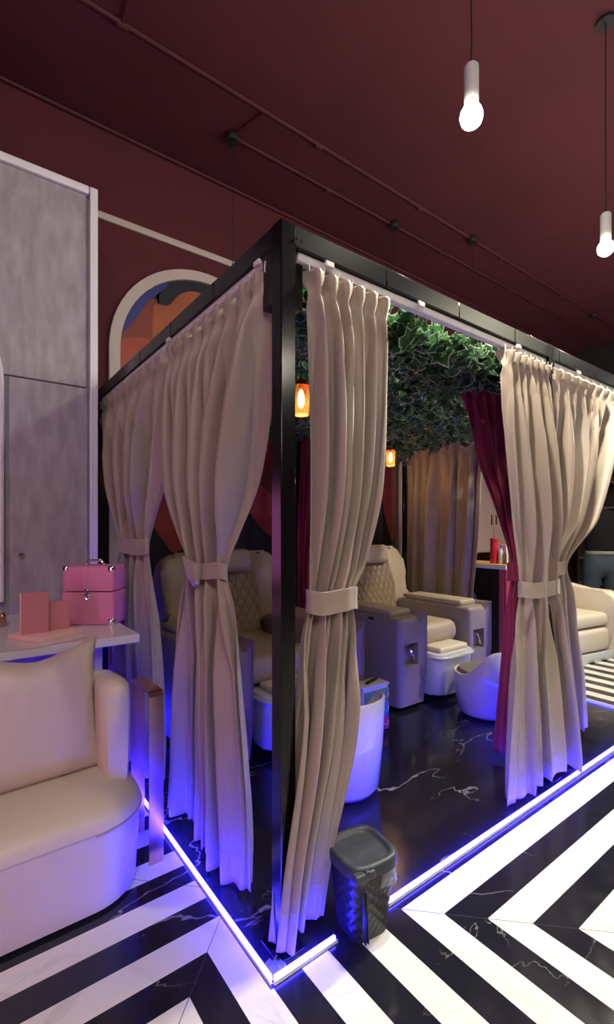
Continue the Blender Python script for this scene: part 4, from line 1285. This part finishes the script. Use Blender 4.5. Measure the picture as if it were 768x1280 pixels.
# local frame: +y is the direction faced
def ensure_skin(me):
    if not me.skin_vertices:
        b_ = bmesh.new(); b_.from_mesh(me); b_.verts.layers.skin.verify(); b_.to_mesh(me); b_.free()
def person():
    J = [(0, 0, .93), (0, .0, 1.08), (0, .02, 1.25), (0, .03, 1.38), (0, .05, 1.47), (-.03, .09, 1.54), (-.05, .12, 1.60), (-.06, .12, 1.66)]
    R = [(.155, .11), (.135, .095), (.15, .105), (.145, .10), (.05, .05), (.055, .06), (.078, .092), (.06, .07)]
    E = [(i, i+1) for i in range(7)]
    def limb(start, pts, rr):
        p = start
        for q_, r_ in zip(pts, rr):
            J.append(q_); R.append(r_); E.append((p, len(J)-1)); p = len(J)-1
        return p
    hands = []
    for s_ in (-1, 1):
        limb(0, [(s_*.095, 0, .86), (s_*.105, .01, .66), (s_*.11, .0, .48), (s_*.115, -.02, .28), (s_*.115, -.03, .09), (s_*.12, .05, .04), (s_*.125, .13, .03)], [.095, .082, .06, .056, .04, .042, .03])
        hp = limb(3, [(s_*.175, .02, 1.40), (s_*.225, .05, 1.26), (s_*.24, .10, 1.12), (s_*.20, .22, 1.08), (s_*.16, .32, 1.10), (s_*.15, .36, 1.10)], [.058, .048, .04, .035, .026, (.036, .018)])
        hands.append(J[hp])
        w_ = Vector(J[hp])
        for k in range(4):
            b_ = w_+Vector((s_*(.022-.015*k), .03, 0)); ln = (.055, .07, .075, .065)[k]
            limb(hp, [tuple(b_), tuple(b_+Vector((0, ln*.6, -.01))), tuple(b_+Vector((0, ln, -.03)))], [.010, .009, .007])
        b_ = w_+Vector((-s_*.03, -.0, 0)); limb(hp, [tuple(b_), tuple(b_+Vector((-s_*.018, .035, -.01)))], [.011, .008])
    return J, E, R
J, E, R = person()
def mkskin(name, J, E, R, m, root=0, sub=2, parent=per):
    me = bpy.data.meshes.new(name); me.from_pydata([tuple(j) for j in J], E, []); ensure_skin(me); me.materials.append(m)
    o = bpy.data.objects.new(name, me); COL.objects.link(o); o.parent = parent
    sv = me.skin_vertices[0].data
    for i, r in enumerate(R):
        sv[i].radius = r if isinstance(r, tuple) else (r, r); sv[i].use_root = (i == root)
    md = o.modifiers.new('skin', 'SKIN'); md.use_smooth_shade = True
    sb = o.modifiers.new('sub', 'SUBSURF'); sb.levels = sb.render_levels = sub
    return o
mkskin('body', J, E, R, M['skin'])
# clothes
def up(R_, k): return tuple(x+k for x in R_) if isinstance(R_, tuple) else R_+k
JJ = [(0, 0, .90), (0, 0, 1.13)]; RR = [(.20, .155), (.175, .135)]; EE = [(0, 1)]
for s_ in (-1, 1):
    p = 0
    for q_, r_ in (((s_*.095, -.005, .86), .118), ((s_*.105, .01, .66), .100), ((s_*.11, 0, .48), .078), ((s_*.115, -.02, .28), .072), ((s_*.115, -.03, .08), .062)):
        JJ.append(q_); RR.append(r_); EE.append((p, len(JJ)-1)); p = len(JJ)-1
mkskin('jeans', JJ, EE, RR, M['denim'])['label'] = 'dark blue jeans'
JJ = [(0, 0, .93), (0, .02, 1.25), (0, .03, 1.40), (0, .045, 1.52)]; RR = [(.165, .130), (.185, .14), (.18, .13), (.085, .08)]; EE = [(0, 1), (1, 2), (2, 3)]
for s_ in (-1, 1):
    p = 2
    for q_, r_ in (((s_*.178, .02, 1.40), .076), ((s_*.225, .05, 1.26), .066), ((s_*.24, .10, 1.12), .056), ((s_*.20, .22, 1.08), .048)):
        JJ.append(q_); RR.append(r_); EE.append((p, len(JJ)-1)); p = len(JJ)-1
mkskin('shirt', JJ, EE, RR, M['shirt'])['label'] = 'black long-sleeved top'
mkskin('hair', [(-.045, .105, 1.60), (-.055, .10, 1.65), (-.06, .11, 1.69)], [(0, 1), (1, 2)], [(.085, .09), (.092, .098), (.07, .08)], M['hair'])
bm = nb(); lathe(bm, [(.160, 0), (.164, .004), (.164, .032), (.160, .036)], (0, 0, 1.01), 32, sy=.80); obj('belt', bm, M['grey_seat'], per)
bm = nb(); lathe(bm, [(0, -.008), (.012, -.004), (.014, .004), (0, .014)], (-.05, .215, 1.60), 10, rot(x=-PI/2)); obj('nose', bm, M['skin'], per)

# ------------------------------------------------------------------ lights
def pt(name, loc, col, e, r=.04):
    l = bpy.data.lights.new(name, 'POINT'); l.color = col; l.energy = e; l.shadow_soft_size = r
    o = bpy.data.objects.new(name, l); COL.objects.link(o); o.location = loc; return o
def spot(name, loc, tgt, col, e, ang=120, blend=.6, r=.05):
    l = bpy.data.lights.new(name, 'SPOT'); l.color = col; l.energy = e; l.spot_size = math.radians(ang); l.spot_blend = blend; l.shadow_soft_size = r
    o = bpy.data.objects.new(name, l); COL.objects.link(o); o.location = loc
    o.rotation_euler = (Vector(tgt)-Vector(loc)).to_track_quat('-Z', 'Y').to_euler(); return o
def area(name, loc, tgt, col, e, sx, sy):
    l = bpy.data.lights.new(name, 'AREA'); l.color = col; l.energy = e; l.shape = 'RECTANGLE'; l.size = sx; l.size_y = sy
    o = bpy.data.objects.new(name, l); COL.objects.link(o); o.location = loc
    o.rotation_euler = (Vector(tgt)-Vector(loc)).to_track_quat('-Z', 'Y').to_euler(); return o
for (x, y), e in zip(LAMPS, (110, 170, 260, 60, 120, 60)):
    spot('pendant_beam', (x, y, 2.82), (x, y, 0), (1, .94, .73), e, 140, .6, .04)
pt('lantern_light', (.645, .74, 1.83), (1, .55, .22), 2.0, .03)
pt('lantern_light', (2.52, 1.90, 1.85), (1, .55, .22), 5, .03)
area('front_left_fill', (-1.6, -2.2, 4.0), (-.3, 1.0, 1.2), (1, .90, .96), 72, 1.6, 1.2)  # added fill behind the viewer, lifts wardrobe, armchair and left curtains
area('pink_neon_light', (-2.8, -.6, 1.0), (-.4, .8, .6), (1, .25, .70), 13, .2, 1.6)
area('front_right_fill', (4.6, -2.4, 3.9), (2.9, .2, 1.4), (1, .93, .68), 48, 1.4, 1.4)  # added warm fill, unseen source, brightens the right side of the booth

w = bpy.data.worlds.new('world'); S.world = w; w.use_nodes = True
w.node_tree.nodes['Background'].inputs[0].default_value = (.5, .42, .5, 1)
w.node_tree.nodes['Background'].inputs[1].default_value = .02

# ------------------------------------------------------------------ camera
cam = bpy.data.cameras.new('camera'); co = bpy.data.objects.new('camera', cam); COL.objects.link(co)
co.location = (-.733, -1.14, 1.3)
co.rotation_euler = (PI/2, 0, -math.atan2(.601, .799))
cam.sensor_fit = 'VERTICAL'; cam.sensor_height = 36; cam.sensor_width = 21.6
cam.lens = 593/1280*36
cam.shift_y = 20/1280
cam.clip_start = .02
S.camera = co
S.view_settings.view_transform = 'Standard'
S.view_settings.look = 'None'
S.view_settings.exposure = 0
S.view_settings.gamma = 1
S.view_settings.use_curve_mapping = False
